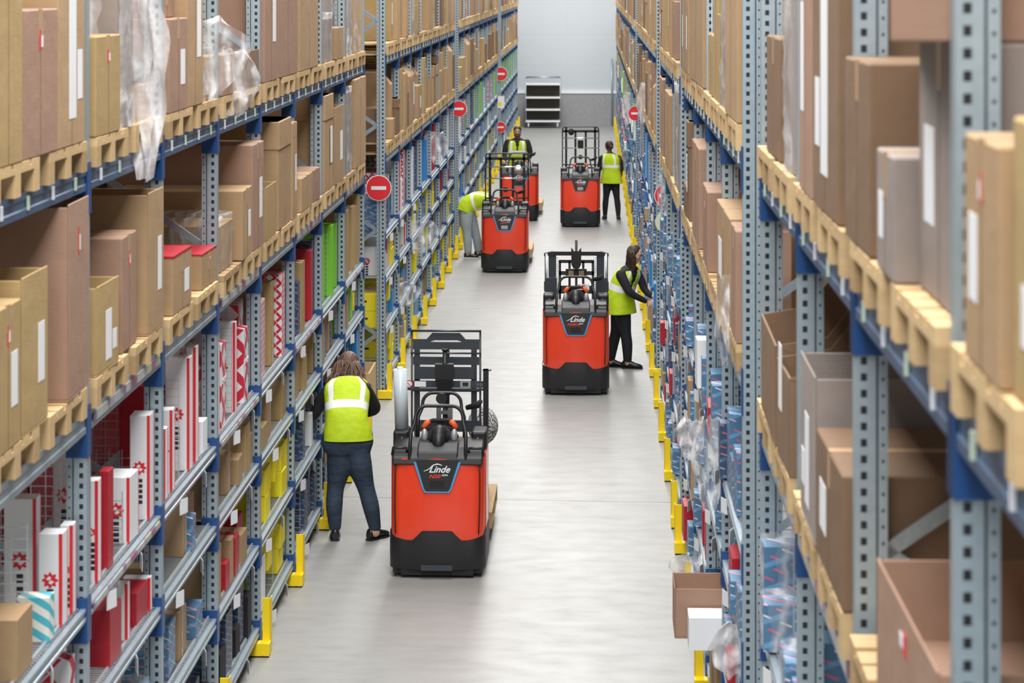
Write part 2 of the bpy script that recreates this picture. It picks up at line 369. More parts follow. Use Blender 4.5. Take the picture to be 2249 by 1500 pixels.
for sd, s, X0 in (('L', -1, XL), ('R', 1, XR)):
    for si, seg in enumerate(SEG[sd]):
        for bi, Y in enumerate(seg):
            if not inframe(X0, X0 + s * 1.1, Y, Y + .1, 0, 5.9): continue
            last = bi == len(seg) - 1
            pos = ('at the far end of ' + bayname(sd, si, bi - 1)) if last else ('at the near end of ' + bayname(sd, si, bi))
            lab = f"galvanised upright frame, {SIDE[sd]}, {pos}"
            if Y > 50:
                o = put('upright_frame', MERGED[sd], None, (X0, Y, 0)); tag(o, lab, 'rack frame', 'upright frames of the racks'); continue
            o = empty('upright_frame', (X0, Y, 0)); tag(o, lab, 'rack frame', 'upright frames of the racks')
            put('post', POST[sd], o); put('post', POST[sd], o, (s * 1.0, 0, 0))
            put('foot_plate', FOOT, o, (s * .05, .02, 0))
            for i in range(9): put('brace', BR[sd, i % 2], o, (0, 0, .12 + i * .62))
BLEN = P - .07
def bar_parts(s, hgt, m, strip):
    b = MB().box(0, -s * -.045, .0, BLEN, -hgt, 0)
    b.box(0, s * .045, 0, BLEN, -hgt, 0) if 0 else None
    return b
BARS = {}
def bar_meshes(sd, kind):
    if (sd, kind) in BARS: return BARS[sd, kind]
    s = -1 if sd == 'L' else 1
    h, m = {'top': (.105, M['slate']), 'mid': (.10, M['galv']), 'shelf': (.062, M['galv'])}[kind]
    b = MB(); pts = [(0, 0), (.028, 0), (.028, -.018), (.045, -.018), (.045, -h), (0, -h), (0, -h * .72), (.006, -h * .66), (.006, -h * .34), (0, -h * .28)]
    b.prism([(s * x, z) for x, z in pts], 'y', 0, BLEN); body = b.mesh('beam_body', m); fixn(body)
    ct, cb = (.05, -.17) if kind == 'shelf' else (.03, -.22)
    c = MB(); c.box(-s * .006, s * .002, -.012, .075, cb, ct); c.box(-s * .006, s * .10, -.014, -.008, cb + .0, cb + .11); c.box(s * .0, s * .10, -.014, -.008, ct - .07, ct)
    c.cyl((s * .03, -.02, cb + .03), .007, .008, 'y', 8); c.cyl((s * .075, -.02, cb + .03), .007, .008, 'y', 8)
    near = c.mesh('connector', [M['blue']])
    c = MB(); c.box(-s * .006, s * .002, -.075, .010, cb, ct); far = c.mesh('connector', [M['blue']])
    allm = MB(); allm.prism([(s * x, z) for x, z in ((0, 0), (.045, 0), (.045, -h), (0, -h))], 'y', 0, BLEN); allm.mi = 1
    allm.box(-s * .006, s * .1, -.01, .03, cb, 0); allm.box(-s * .006, s * .1, BLEN - .03, BLEN - .004, cb, 0)
    one = allm.mesh('crossbar', [m, M['blue']]); fixn(one)
    st = MB().box(-s * .0075, -s * .001, .08, BLEN - .08, -h * .72 + .0, -h * .25).mesh('label_strip', M['strip'])
    BARS[sd, kind] = (body, near, far, one, st); return BARS[sd, kind]
TAGM = [MB().box(-.0045, .0045, -.012, .012, -.03, .03).mesh('bin_label', mm) for mm in (M['paper'], mat('pale_green_label', (.55, .68, .55), .5))]
CARD = MB().box(-.001, .001, -.05, .05, -.075, .015).mesh('hanging_card', M['paper'])
NB = {'top': 'slate blue', 'mid': 'galvanised', 'shelf': 'galvanised'}
for sd, s, X0 in (('L', -1, XL), ('R', 1, XR)):
    for si, seg in enumerate(SEG[sd]):
        for bi in range(len(seg) - 1):
            Y = seg[bi] + .07
            for kind, z, tn in [('top', Z1, 'top tier'), ('mid', Z2, 'middle tier')] + [('shelf', ZS[i], TIER[4 - i]) for i in range(4)]:
                if not inframe(X0, X0 + s * 1.0, Y, Y + BLEN, z - .2, z + .05, 10): continue
                body, near, far, one, st = bar_meshes(sd, kind)
                lab = f"{NB[kind]} crossbar, {where(sd, si, bi, tn)}"
                g = f"crossbars of the {SIDE[sd]}"
                if Y > 48: o = put('rack_crossbar', one, None, (X0, Y, z)); tag(o, lab, 'crossbar', g)
                else:
                    o = empty('rack_crossbar', (X0, Y, z)); tag(o, lab, 'crossbar', g)
                    put('beam_body', body, o); put('connector', near, o, (0, BLEN, 0)); put('connector', far, o, (0, 0, 0))
                    # the plate on the post's camera side belongs to this bay's far end
                    if kind != 'top' or sd == 'L':
                        if (kind == 'mid' or (kind == 'shelf' and z > 1.8)) and (bi + si) % 2 == 0 and Y < 34: put('label_strip', st, o)
                        if kind == 'shelf' and Y < 34:
                            for q in range(2): put('hanging_card', CARD, o, (-s * .012, .35 + .8 * q + .13 * ((bi + int(z * 10)) % 4), -.07), (0, 0, R(18 * (q * 2 - 1))))
                    if kind == 'top':
                        for q in range(4): put('bin_label', TAGM[q % 2], o, (-s * .004, .25 + q * .48, -.05))
# wire shelves and dividers
def wire_deck(s, step, r):
    b = MB(); x0, x1 = s * .03, s * 1.05; y = .03
    while y < BLEN - .02: b.bar((x0, y, 0), (x1, y, 0), r, r); y += step
    for x in (.05, .3, .55, .8, 1.03): b.bar((s * x, .02, -.005), (s * x, BLEN - .02, -.005), r * 1.3)
    return b.mesh('wire_deck', M['wire'])
def grid(s, w, h):
    b = MB(); n = int(w / .075); kz = int(h / .05)
    for i in range(n + 1): b.bar((s * i * .075, 0, 0), (s * i * .075, 0, h), .0048)
    for j in range(kz + 1): b.bar((0, 0, j * .05), (s * n * .075, 0, j * .05), .0048)
    return b.mesh('wire_divider', M['wire'])
for sd, s, X0 in (('L', -1, XL), ('R', 1, XR)):
    near = wire_deck(s, .04, .006); far_ = wire_deck(s, .08, .010); front = MB().bar((s * .05, .03, .01), (s * .05, BLEN - .03, .01), .012).mesh('edge_rod', M['wire'])
    gA, gB, gC = grid(s, .9, .42), grid(s, .9, .62), grid(s, .45, .30)
    for si, seg in enumerate(SEG[sd]):
        for bi in range(len(seg) - 1):
            Y = seg[bi] + .07
            for i, z in enumerate(ZS):
                if not inframe(X0, X0 + s * 1.0, Y, Y + BLEN, z, z + .05, 10): continue
                if Y > 62 and i == 0 and sd == 'R': pass
                o = put('wire_shelf', near if Y < 45 else far_, None, (X0, Y, z + .006)); tag(o, f"wire {where(sd, si, bi, TIER[4 - i])}", 'wire shelf', f"wire shelves of the {SIDE[sd]}")
                if Y < 45:
                    put('edge_rod', front, o)
                if Y < (61 if sd == 'L' else 34):
                    for q in range(2):
                        g = (gB if i == 3 else gA) if (bi + i + q) % 3 else gC
                        o = put('wire_divider', g, None, (X0 + s * .06, Y + .012 + (.62 + .1 * ((bi + i) % 3)) * (q + .35), z + .012))
                        tag(o, f"wire divider, {where(sd, si, bi, TIER[4 - i])}, {('nearer', 'farther')[q]}", 'wire divider', 'upright wire dividers')
# yellow post guards
GU = {}
for sd, s in (('L', 1), ('R', -1)):
    GU[sd, 0] = MB().box(s * .025, s * .085, 0, .012, 0, .41).box(s * .079, s * .085, 0, .09, 0, .41).mesh('guard_upright', M['yellow'])
    GU[sd, 1] = MB().box(s * -.075, s * .088, -.10, .0, .012, .10).mesh('guard_base', M['yellow'])
    GU[sd, 2] = MB().box(s * -.09, s * .08, -.10, .06, 0, .012).mesh('guard_plate', M['rubber'])
for sd, X0 in (('L', XL), ('R', XR)):
    for si, seg in enumerate(SEG[sd]):
        for bi, Y in enumerate(seg):
            s = 1 if sd == 'L' else -1
            if not inframe(X0, X0 + s * .1, Y - .1, Y, 0, .4, 0): continue
            o = empty('post_guard', (X0, Y - .03, 0)); last = bi == len(seg) - 1
            pos = ('far end of ' + bayname(sd, si, bi - 1)) if last else ('near end of ' + bayname(sd, si, bi))
            tag(o, f"yellow post guard, {SIDE[sd]}, {pos}", 'post guard', 'yellow guards at the rack feet')
            put('guard_upright', GU[sd, 0], o); put('guard_base', GU[sd, 1], o); put('guard_plate', GU[sd, 2], o)
# ------------------------------------------------------------------ goods
def pallet_meshes():
    b = MB()
    for i, y in enumerate((0, .165, .33, .495, .66)): b.box(-.6, .6, y - .0, y + (.14 if i % 2 == 0 else .12), .122, .144)
    for x in (-.6, -.07, .46): b.box(x, x + .14, 0, .8, .10, .122)
    d = b.mesh('deck', M['wood'])
    r = MB(); r.box(-.6, .6, 0, .10, 0, .022)
    for x in (-.6, -.07, .46): r.box(x, x + .14, 0, .10, .022, .10)
    r = r.mesh('runner', M['wood'])
    st = MB().box(-.003, 0, .02, .08, .035, .085).mesh('stamp', M['seam'])
    one = MB(); one.box(-.6, .6, 0, .8, .122, .144)
    for y in (0, .35, .7):
        one.box(-.6, .6, y, y + .1, 0, .022)
        for x in (-.6, -.07, .46): one.box(x, x + .14, y, y + .1, .022, .122)
    return d, r, one.mesh('pallet', M['wood'])
PD, PRN, PONE = pallet_meshes()
def pallet(x, y, z, label, group, parts=True, name='pallet', rz=0):
    if not parts: o = put(name, PONE, None, (x, y, z), (0, 0, rz)); tag(o, label, 'pallet', group); return o
    o = empty(name, (x, y, z), (0, 0, rz)); tag(o, label, 'pallet', group)
    put('deck', PD, o)
    for q in (0, .35, .7): put('runner', PRN, o, (0, q, 0))
    return o
NAMES = {'tan': 'tan', 'pink': 'rose-brown', 'yel': 'straw-coloured', 'brown': 'dark brown', 'grey': 'grey-brown'}
def sheet(mat_, y0, y1, z0, z1, s, w, name='paper_label', parent=None, tilt=0):
    """thin sticker on the aisle face (face at x = -s*w/2 in box space)."""
    x = -s * w / 2; me = MB().box(x - s * .0015, x + s * .001, y0, y1, z0, z1).mesh(name, mat_)
    return put(name, me, parent)
def carton(s, xf, ya, yb, z, h, w, m, kind='closed', extras='', near=True):
    """s: -1 left rack, 1 right rack; xf: the aisle face; goes w into the rack."""
    l = yb - ya; cx = xf + s * w / 2; cy = (ya + yb) / 2; mm = M[m]
    rz = random.uniform(-.03, .03) * min(1, .4 / max(l, .1)) if s < 0 else random.uniform(-.012, .012)
    b = MB()
    if kind in ('closed', 'lid', 'wrapped'):
        if kind == 'lid':
            b.box(-w / 2 + .008, w / 2 - .008, -l / 2 + .008, l / 2 - .008, 0, h); b.box(-w / 2, w / 2, -l / 2, l / 2, h * .74, h)
        elif kind == 'wrapped': b.box(-w / 2 + .025, w / 2 - .025, -l / 2 + .026, l / 2 - .026, 0, h - .02)
        else: b.box(-w / 2, w / 2, -l / 2, l / 2, 0, h)
    elif kind == 'open':
        t = .007
        b.box(-w / 2, w / 2, -l / 2, l / 2, 0, .01)
        b.box(-w / 2, -w / 2 + t, -l / 2, l / 2, .01, h); b.box(w / 2 - t, w / 2, -l / 2, l / 2, .01, h)
        b.box(-w / 2 + t, w / 2 - t, -l / 2, -l / 2 + t, .01, h * .985); b.box(-w / 2 + t, w / 2 - t, l / 2 - t, l / 2, .01, h * .985)
        b.box(-w / 2 + t, w / 2 - t, -l / 2 + t, l / 2 - t, .01, h * .45)
    elif kind == 'gable':     # flaps propped up into a chamfered top
        b.box(-w / 2, w / 2, -l / 2, l / 2, 0, h * .8)
        b.prism([(-w / 2, h * .8), (w / 2, h * .8), (w / 2 - .12, h), (-w / 2 + .12, h)], 'y', -l / 2, l / 2)
    elif kind == 'dip':       # picking front cut low towards the aisle
        t = .01; a, c = -s * w / 2, s * w / 2
        b.box(-w / 2, w / 2, -l / 2, l / 2, 0, .01)
        b.box(c - s * t, c, -l / 2, l / 2, 0, h); b.box(a, a + s * t, -l / 2, l / 2, 0, h * .55)
        for yy in (-l / 2, l / 2 - t): b.prism([(a, 0), (c, 0), (c, h), (a + s * w * .45, h), (a + s * w * .22, h * .6), (a, h * .55)], 'y', yy, yy + t)
        b.box(-w / 2 + t, w / 2 - t, -l / 2 + t, l / 2 - t, .01, h * .3)
    nm = {'closed': 'carton', 'lid': 'lidded_carton', 'open': 'open_carton', 'gable': 'carton', 'dip': 'open_carton', 'wrapped': 'wrapped_load'}[kind]
    me = b.mesh('carton', mm)
    if kind in ('gable', 'dip'): fixn(me)
    o = put(nm, me, None, (cx, cy, z), (0, 0, rz))
    if near:
        bevel(o, .006)
        if kind in ('closed', 'gable', 'lid'):
            tp = MB(); tp.box(-w / 2 - .0008, w / 2 + .0008, -.03, .03, h - .001, h + .0015); tp.box(-s * w / 2 - s * .0012, -s * w / 2, -.03, .03, h - .12, h + .0015)
            if kind == 'closed': put('tape', tp.mesh('tape', M['tape']), o)
            sm = MB().box(-s * w / 2 - s * .0015, -s * w / 2, -.0015, .0015, .0, h * (1 if kind == 'closed' else .7)).mesh('fold_line', M['seam'])
            if l > .35: put('fold_line', sm, o)
        if 'P' in extras: sheet(M['paper'], -l * .10, l * .16, h * .12, h * .68, s, w, 'paper_label', o); sheet(M['paper'], l * .22, l * .4, h * .2, h * .42, s, w, 'paper_label', o)
        elif 'p' in extras: sheet(M['paper'], l * .12, l * .36, h * .28, h * .66, s, w, 'paper_label', o)
        if 'r' in extras: sheet(M['red'], -l * .04, l * .01, h * .72, h * .86, s, w, 'red_mark', o); sheet(M['paper'], l * .02, l * .07, h * .74, h * .82, s, w, 'paper_label', o)
        if 'g' in extras:
            sheet(M['green'], -l * .2, l * .25, h * .62, h * .92, s, w, 'green_label', o); sheet(M['paper'], -l * .15, l * .2, h * .72, h * .82, s, w + .004, 'paper_label', o)
        if 'x' in extras:   # red printed lid edge
            c = MB(); c.box(-w / 2 - .002, w / 2 + .002, -l / 2 - .002, l / 2 + .002, h * .97, h + .003); t = put('printed_top', c.mesh('printed_top', M['redbox']), o)
    if kind == 'wrapped':
        wrap(o, w, l, h, s, dense='W' in extras)
    return o
def wrap(o, w, l, h, s, dense=False):
    rs = []; n = 40
    for i in range(15):
        t = i / 14; z = .0 + (h + .03) * t; q = []
        for j in range(n):
            a = 2 * math.pi * j / n; c, d = math.cos(a), math.sin(a)
            p = 5.0; rx, ry = (w / 2 - .008), (l / 2 - .010)
            k_ = (abs(c) ** p + abs(d) ** p) ** (-1 / p)
            dd = 1 + .035 * noise.noise(Vector((c * 3 + w * 9, d * 3 + l * 7, z * 7))) + (.015 * math.sin(z * 40 + j))
            q.append((c * k_ * rx * dd, d * k_ * ry * dd, z))
        rs.append(q)
    rs.append([(p[0] * .9, p[1] * .9, h + .034) for p in rs[-1]])
    b = MB(); b.smooth = True; b.rings(rs, False, True); put('film_wrap', b.mesh('film_wrap', M['film_dense' if dense else 'film']), o)
def drape(x, y, z, w, h, label, cat='plastic film', m='film', seed=0, rz=0, group=None):
    """crumpled film hanging over an edge"""
    b = MB(); b.smooth = True; rs = []
    for i in range(15):
        t = i / 14; q = []
        for j in range(13):
            u = j / 12 - .5; nn = noise.noise(Vector((u * 5 + seed, t * 4, seed * 1.7)))
            ww = w * (.35 + .8 * math.sin(math.pi * min(1, .12 + t * .9))) ; q.append((u * ww + .03 * nn, .05 * math.sin(t * 2.6) + .09 * nn, -h * t + .04 * nn))
        rs.append(q)
    b.rings(rs, close=False); me = b.mesh('film', M[m]); o = put('plastic_film', me, None, (x, y, z), (0, 0, rz)); sd = o.modifiers.new('thick', 'SOLIDIFY'); sd.thickness = .0015
    tag(o, label, cat, group); return o
COUNT = {}
def ordinal(key): COUNT[key] = COUNT.get(key, 0) + 1; return ORD[min(COUNT[key] - 1, 18)]
def bay_of(sd, y):
    best = None
    for si, seg in enumerate(SEG[sd]):
        for bi in range(len(seg) - 1):
            c = (seg[bi] + seg[bi + 1]) / 2
            if best is None or abs(y - c) < best[0]: best = (abs(y - c), si, bi)
    return best[1], best[2]
KW = {'closed': '', 'lid': 'lidded ', 'open': 'open ', 'gable': 'peaked ', 'dip': 'low-fronted ', 'wrapped': 'film-wrapped '}
USED = {}
def place(sd, tier, ya, yb, zt, w=.95, m='tan', kind='closed', ex='', inset=0, zb=None, ontop=False):
    s = -1 if sd == 'L' else 1; si, bi = bay_of(sd, (ya + yb) / 2); seg = SEG[sd][si]
    if not ontop:
        ya, yb = max(ya, seg[bi] + .10), min(yb, seg[bi + 1] - .012)
    if yb - ya < .1: return None
    base = (Z1 if tier == -1 else Z2) + .146 if zb is None else zb
    xf = (-2.42 if sd == 'L' else .77) + s * inset; h = zt - base
    if not inframe(xf, xf + s * w, ya, yb, base, base + h, 0): return None
    o = carton(s, xf, ya + .004, yb - .004, base, h, w, m, kind, ex, near=(ya + yb) / 2 < 34)
    key = (sd, si, bi, tier); big = 'tall ' if h > .8 else ('small ' if h < .3 else '')
    noun = 'load' if kind == 'wrapped' else 'carton'
    tag(o, f"{big}{KW[kind]}{NAMES[m]} {noun}, {where(sd, si, bi, TIER[tier])}, {ordinal(key)}".replace(', , ', ', '), 'wrapped load' if kind == 'wrapped' else 'carton', f"pallet goods on the {SIDE[sd]} {TIER[tier]}")
    USED.setdefault((sd, si, bi, tier), []).append((ya, yb)); return o
def YL(x): return 2.42 * F / (1300 - x)
def YR(x): return .77 * F / (x - 1300)
def zL(x, y): return H - (y + 50) * 2.42 / (1300 - x)
def zR(x, y): return H - (y + 50) * .77 / (x - 1300)
T = 5.25
# left rack, top tier, as seen from near to far: image span on the rack face, height, material ...
for a in [(-60, 41, T, .95, 'yel', 'closed', 'r'), (43, 118, 4.84, 1.0, 'pink', 'closed', 'r'), (119, 180, T, .95, 'tan', 'closed', 'P'), (181, 257, 4.69, .8, 'yel', 'closed', 'r'),
          (259, 299, T, .9, 'grey', 'wrapped', 'W'), (346, 407, 4.74, .9, 'pink', 'closed', 'p'), (409, 441, T, .95, 'tan', 'closed', 'p'),
          (443, 478, 4.50, .9, 'tan', 'wrapped', ''), (481, 510, 4.47, .7, 'pink', 'closed', 'r'), (530, 566, 4.46, .7, 'brown', 'open', ''),
          (570, 606, T, .9, 'pink', 'closed', 'p'), (609, 654, T, .95, 'pink', 'closed', 'g'), (656, 697, 4.80, .9, 'tan', 'closed', ''), (706, 735, 4.62, .6, 'grey', 'wrapped', ''), (738, 752, 4.5, .5, 'tan', 'closed', ''),
          (757, 776, T, .9, 'grey', 'wrapped', 'W'), (777, 800, T, .9, 'tan', 'wrapped', '')]:
    place('L', -1, YL(a[0]), YL(a[1]), a[2], a[3], a[4], a[5], a[6])
place('L', -1, YL(290), YL(343), 4.39, .55, 'tan', 'open', '', .05)
# left rack, middle tier
for a in [(-40, 38, 3.62, .9, 'yel', 'closed', 'rp', 0), (40, 97, 3.70, .95, 'yel', 'open', 'p', 0), (139, 190, 3.93, 1.1, 'pink', 'open', 'r', 0),
          (209, 253, 3.46, .34, 'yel', 'open', 'P', 0), (272, 308, 3.62, .8, 'pink', 'closed', 'r', .03), (322, 354, 3.80, 1.1, 'tan', 'open', 'p', 0),
          (377, 415, 3.36, .5, 'tan', 'closed', 'px', 0), (447, 478, 3.24, .5, 'tan', 'closed', 'xr', .02), (492, 523, 3.35, .6, 'tan', 'wrapped', '', .02),
          (528, 551, 3.50, .9, 'tan', 'closed', 'p', 0), (553, 576, 3.78, 1.05, 'pink', 'closed', 'p', 0), (578, 604, 3.42, .5, 'yel', 'open', '', 0),
          (610, 638, 3.86, 1.05, 'tan', 'lid', '', 0), (640, 655, 3.80, .9, 'tan', 'closed', 'p', 0), (660, 684, 3.30, .4, 'tan', 'closed', '', 0), (686, 700, 3.30, .4, 'pink', 'closed', '', 0),
          (707, 730, 3.90, .9, 'tan', 'lid', 'p', 0), (733, 753, 3.75, .8, 'tan', 'open', 'p', 0), (762, 778, 3.85, .9, 'grey', 'wrapped', '', 0), (779, 802, 3.93, 1.0, 'tan', 'closed', '', 0)]:
    place('L', 0, YL(a[0]), YL(a[1]), *a[2:])
# right rack, top tier: spans run from the far edge to the near edge of the image
for a in [(2112, 2190, 4.66, 1.0, 'tan', 'closed', 'rp', 0), (2195, 2420, 4.72, 1.0, 'yel', 'closed', 'rP', 0.02),
          (1962, 2085, 4.83, 1.1, 'grey', 'closed', 'p', .06), (1921, 1960, 4.52, .9, 'grey', 'closed', 'p', 0), (1841, 1905, 4.74, 1.0, 'brown', 'closed', '', 0),
          (1784, 1836, T, 1.0, 'brown', 'closed', 'P', 0), (1752, 1780, T, .9, 'pink', 'closed', 'p', 0),
          (1706, 1745, T, .9, 'grey', 'wrapped', '', 0), (1672, 1700, 4.72, .8, 'brown', 'closed', '', 0.02)]:
    place('R', -1, YR(a[1]), YR(a[0]), *a[2:])
# right rack, middle tier
for a in [(1925, 2085, 3.42, .55, 'pink', 'open', 'r', 0), (1792, 1868, 3.44, 1.1, 'brown', 'closed', 'p', 0), (1755, 1788, 3.60, .95, 'grey', 'open', 'P', 0),
          (1706, 1746, 3.72, 1.0, 'brown', 'dip', 'p', 0), (1668, 1703, 3.78, 1.0, 'brown', 'dip', '', 0), (1603, 1622, 3.62, .3, 'pink', 'closed', '', 0),
          (1556, 1600, 3.62, .6, 'tan', 'closed', 'p', 0), (1536, 1554, 3.55, .7, 'pink', 'closed', 'r', 0), (1519, 1534, 3.74, .7, 'pink', 'closed', '', 0),
          (1473, 1492, 3.95, .8, 'grey', 'wrapped', 'W', 0), (1460, 1471, 3.8, .8, 'tan', 'closed', '', 0)]:
    place('R', 0, YR(a[1]), YR(a[0]), *a[2:])
for a in [(1592, 1628, T, .9, 'tan', 'closed', '', 0), (1570, 1590, T, .9, 'grey', 'wrapped', '', 0), (1514, 1550, T, .95, 'tan', 'closed', '', 0)]:
    place('R', -1, YR(a[1]), YR(a[0]), *a[2:])
# a tilted carton lying on the tall grey-brown one is above the frame; small carton hung on a tall one
o = carton(-1, -2.36, YL(378), YL(406), 4.58, .19, .2, 'pink', 'closed', 'r'); o.location.z = 4.741; o.location.x = -2.60
tag(o, 'small rose-brown carton on top of a taller carton beside a galvanised post', 'carton', 'pallet goods on the left rack top tier')
o = carton(1, .74, 5.46, 6.3, 4.832, .34, .7, 'pink', 'closed', 'rp'); o.rotation_euler.z = R(-9)
tag(o, 'rose-brown carton turned askew on top of the tall grey-brown carton, right rack', 'carton', 'pallet goods on the right rack top tier')
place('L', 0, 28.65, 29.2, 3.42, .9, 'brown', 'closed', 'p', .1); place('L', 0, 29.22, 29.55, 3.26, .8, 'tan', 'closed', '')
# pallets everywhere, and goods for every bay not set above
rnd = random.Random(21)
for sd, s in (('L', -1), ('R', 1)):
    for si, seg in enumerate(SEG[sd]):
        for bi in range(len(seg) - 1):
            for tier, z in ((-1, Z1), (0, Z2)):
                for hf, off in enumerate((.105, 1.10)):
                    y0 = seg[bi] + off
                    cx = (-2.42 - .6) if sd == 'L' else (.77 + .6)
                    if not inframe(cx - .6, cx + .6, y0, y0 + .8, z, z + .15, 5): continue
                    pallet(cx, y0, z, f"pine pallet, {where(sd, si, bi, TIER[tier])}, {('nearer','farther')[hf]}", f"pallets on the {SIDE[sd]} {TIER[tier]}", parts=y0 < 40)
                explicit = (sd == 'L' and si == 0) or (sd == 'R' and si == 0) or (sd, si, bi, tier) in USED and seg[bi] < 26 and sd == 'R'
                if explicit: continue
                y = seg[bi] + .11; end = seg[bi + 1] - .02
                if sd == 'L' and si == 1 and bi == 0: y += 1.0
                while y < end - .2:
                    l = rnd.choice((.28, .36, .42, .55, .62, .78)) * (1.25 if seg[bi] > 45 else 1); l = min(l, end - y)
                    if tier == -1: zt = rnd.choice((T, T, T, 4.9, 4.75, 4.6))
                    else: zt = Z2 + .146 + rnd.choice((.86, .80, .72, .6, .45, .3, .84))
                    kind = rnd.choice(('closed', 'closed', 'closed', 'lid', 'open', 'gable', 'wrapped')) if seg[bi] < 50 else rnd.choice(('closed', 'closed', 'closed', 'wrapped'))
                    mm = rnd.choice(('tan', 'tan', 'tan', 'yel', 'pink', 'brown')) if kind != 'wrapped' else rnd.choice(('grey', 'tan', 'yel'))
                    if rnd.random() > .10: place(sd, tier, y, y + l, zt, rnd.uniform(.6, 1.05), mm, kind, rnd.choice(('', 'p', 'r', '')), rnd.choice((0, 0, .02, .06)))
                    y += l + rnd.choice((.005, .01, .03))
# tall stacks of dark brown cartons, added behind the racks to block light
for sd, x0, x1, ys in (('L', -4.95, -3.80, [7.7 + 2.03 * i for i in range(9)] + [28.6 + 2.03 * i for i in range(7)]), ('R', 2.05, 3.15, [5.4, 7.45, 9.5, 12.9, 14.9, 16.95, 18.95])):
    for yi, y in enumerate(ys):
        for i in range(5):
            h = 1.08
            if not inframe(x0, x1, y, y + 1.86, i * h, i * h + h, 0): continue
            b = MB().box((x0 - x1) / 2, (x1 - x0) / 2, -.93, .93, 0, h - .012); o = put('light_blocker_carton', b.mesh('light_blocker_carton', M['brown']), None, ((x0 + x1) / 2, y + .93, i * h))
            put('seam_tape', MB().box((x0 - x1) / 2 - .002, (x1 - x0) / 2 + .002, -.932, .932, h * .5, h * .5 + .02).mesh('seam_tape', M['tape']), o)
            tag(o, f"added brown light-blocking carton in the row behind the {SIDE[sd]}, {ORD[yi]} stack, {ORD[i]} up", 'carton', 'added light-blocking cartons stacked behind the racks')

# ---- shelf goods
EMB = MB(); EMB.mi = 0
pts = [((.030 + .006 * math.cos(8 * a)) * math.cos(a), (.030 + .006 * math.cos(8 * a)) * math.sin(a)) for a in [2 * math.pi * i / 48 for i in range(48)]]
EMB.prism(pts, 'y', -.001, .0); EMB.mi = 1; EMB.prism([(-.018, .004), (-.004, .018), (.006, .010), (-.002, .002), (.018, -.006), (.004, -.018), (-.008, -.010), (.002, -.002)], 'y', -.002, -.0011)
EMB = EMB.mesh('emblem', [M['red'], M['white']]); fixn(EMB)
def shelf_item(sd, kind, ya, yb, z, h, w, inset, si, bi, tier):
    s = -1 if sd == 'L' else 1; xf = (XL if sd == 'L' else XR) + s * (.035 + inset); l = yb - ya; near = ya < 33
    nm, mm, look, cat = ITEMS[kind]
    if not inframe(xf, xf + s * w, ya, yb, z, z + h, 0): return
    b = MB()
    if kind == 'tube':
        b.tube([(0, 0, 0), (0, 0, h)], min(l, .11) / 2, 16)
    elif kind == 'bag':
        for i in range(3): b.ball((0, 0, h * .3 + h * .12 * i), l * .4, l * .45, h * .3, 10, 6)
    else: b.box(-w / 2, w / 2, -l / 2, l / 2, 0, h)
    if kind in ('tall', 'stackbox') and near:
        pass
    o = put(nm, b.mesh(nm, M[mm]), None, (xf + s * w / 2, (ya + yb) / 2, z), (0, 0, random.uniform(-.03, .03)))
    tag(o, f"{look}, {where(sd, si, bi, TIER[tier])}, {ordinal((sd, si, bi, tier))} along", cat, f"goods on the {SIDE[sd]} {TIER[tier]}")
    if near and kind not in ('tube', 'bag'): bevel(o, .003)
    if not near: return o
    fx, fy = -s * w / 2, -l / 2
    if kind == 'white':
        e = MB(); e.box(fx - s * .001, fx, -l / 2, -l / 2 + .012, 0, h); e.box(fx - s * .001, fx, l / 2 - .012, l / 2, 0, h); e.box(fx - s * .0, fx + s * .012, fy - .001, fy, 0, h); e.box(-w / 2, w / 2, -l / 2, l / 2, h, h + .001)
        put('red_edging', MB().box(fx - s * .001, fx + s * .014, fy - .0012, fy, 0, h).box(fx - s * .001, fx, -l / 2, -l / 2 + .01, 0, h).box(fx - s * .001, fx, l / 2 - .01, l / 2, 0, h).mesh('red_edging', M['red']), o)
        put('emblem', EMB, o, (0, fy - .0005, h * .5)).scale = (min(1.2, w / .1),) * 3
        for q in range(4): pass
        bar = MB()
        for q in range(5): bar.box(-.016, .016, fy - .001, fy, h * .36 - q * .03, h * .36 - q * .03 + .02)
        put('lettering', bar.mesh('lettering', M['ink']), o)
    if kind == 'diamond' and l > .16: text('lettering', 'DENCK', .06, M['white'], o, (fx - s * .002, 0, h * .55), (R(90), R(-45) if 0 else 0, R(90 if s > 0 else 90)))
    if kind == 'cyan': text('lettering', 'SKF' if 0 else 'nacko', .07, M['white'], o, (0, fy - .002, h * .4), (R(90), 0, 0))
    if kind == 'navy':
        put('label', MB().box(-w * .2, w * .15, fy - .0012, fy, h * .1, h * .85).mesh('label', M['white']), o); text('lettering', 'BOSCH', .06, M['red'], o, (-.01, fy - .003, h * .48), (R(90), R(-90), 0))
    if kind in ('yelbox',): put('hand_hole', MB().box(-.04, .04, fy - .001, fy, h * .5, h * .62).mesh('hand_hole', M['ink']), o)
    if kind in ('tan', 'pinkc', 'yelc') and random.random() < .5: put('tape', MB().box(-w / 2 - .001, w / 2 + .001, -.02, .02, h, h + .001).mesh('tape', M['tape']), o)
    if kind in ('wrapblue', 'wrapdiamond'): wrap(o, w + .03, l + .03, h, s)
    return o
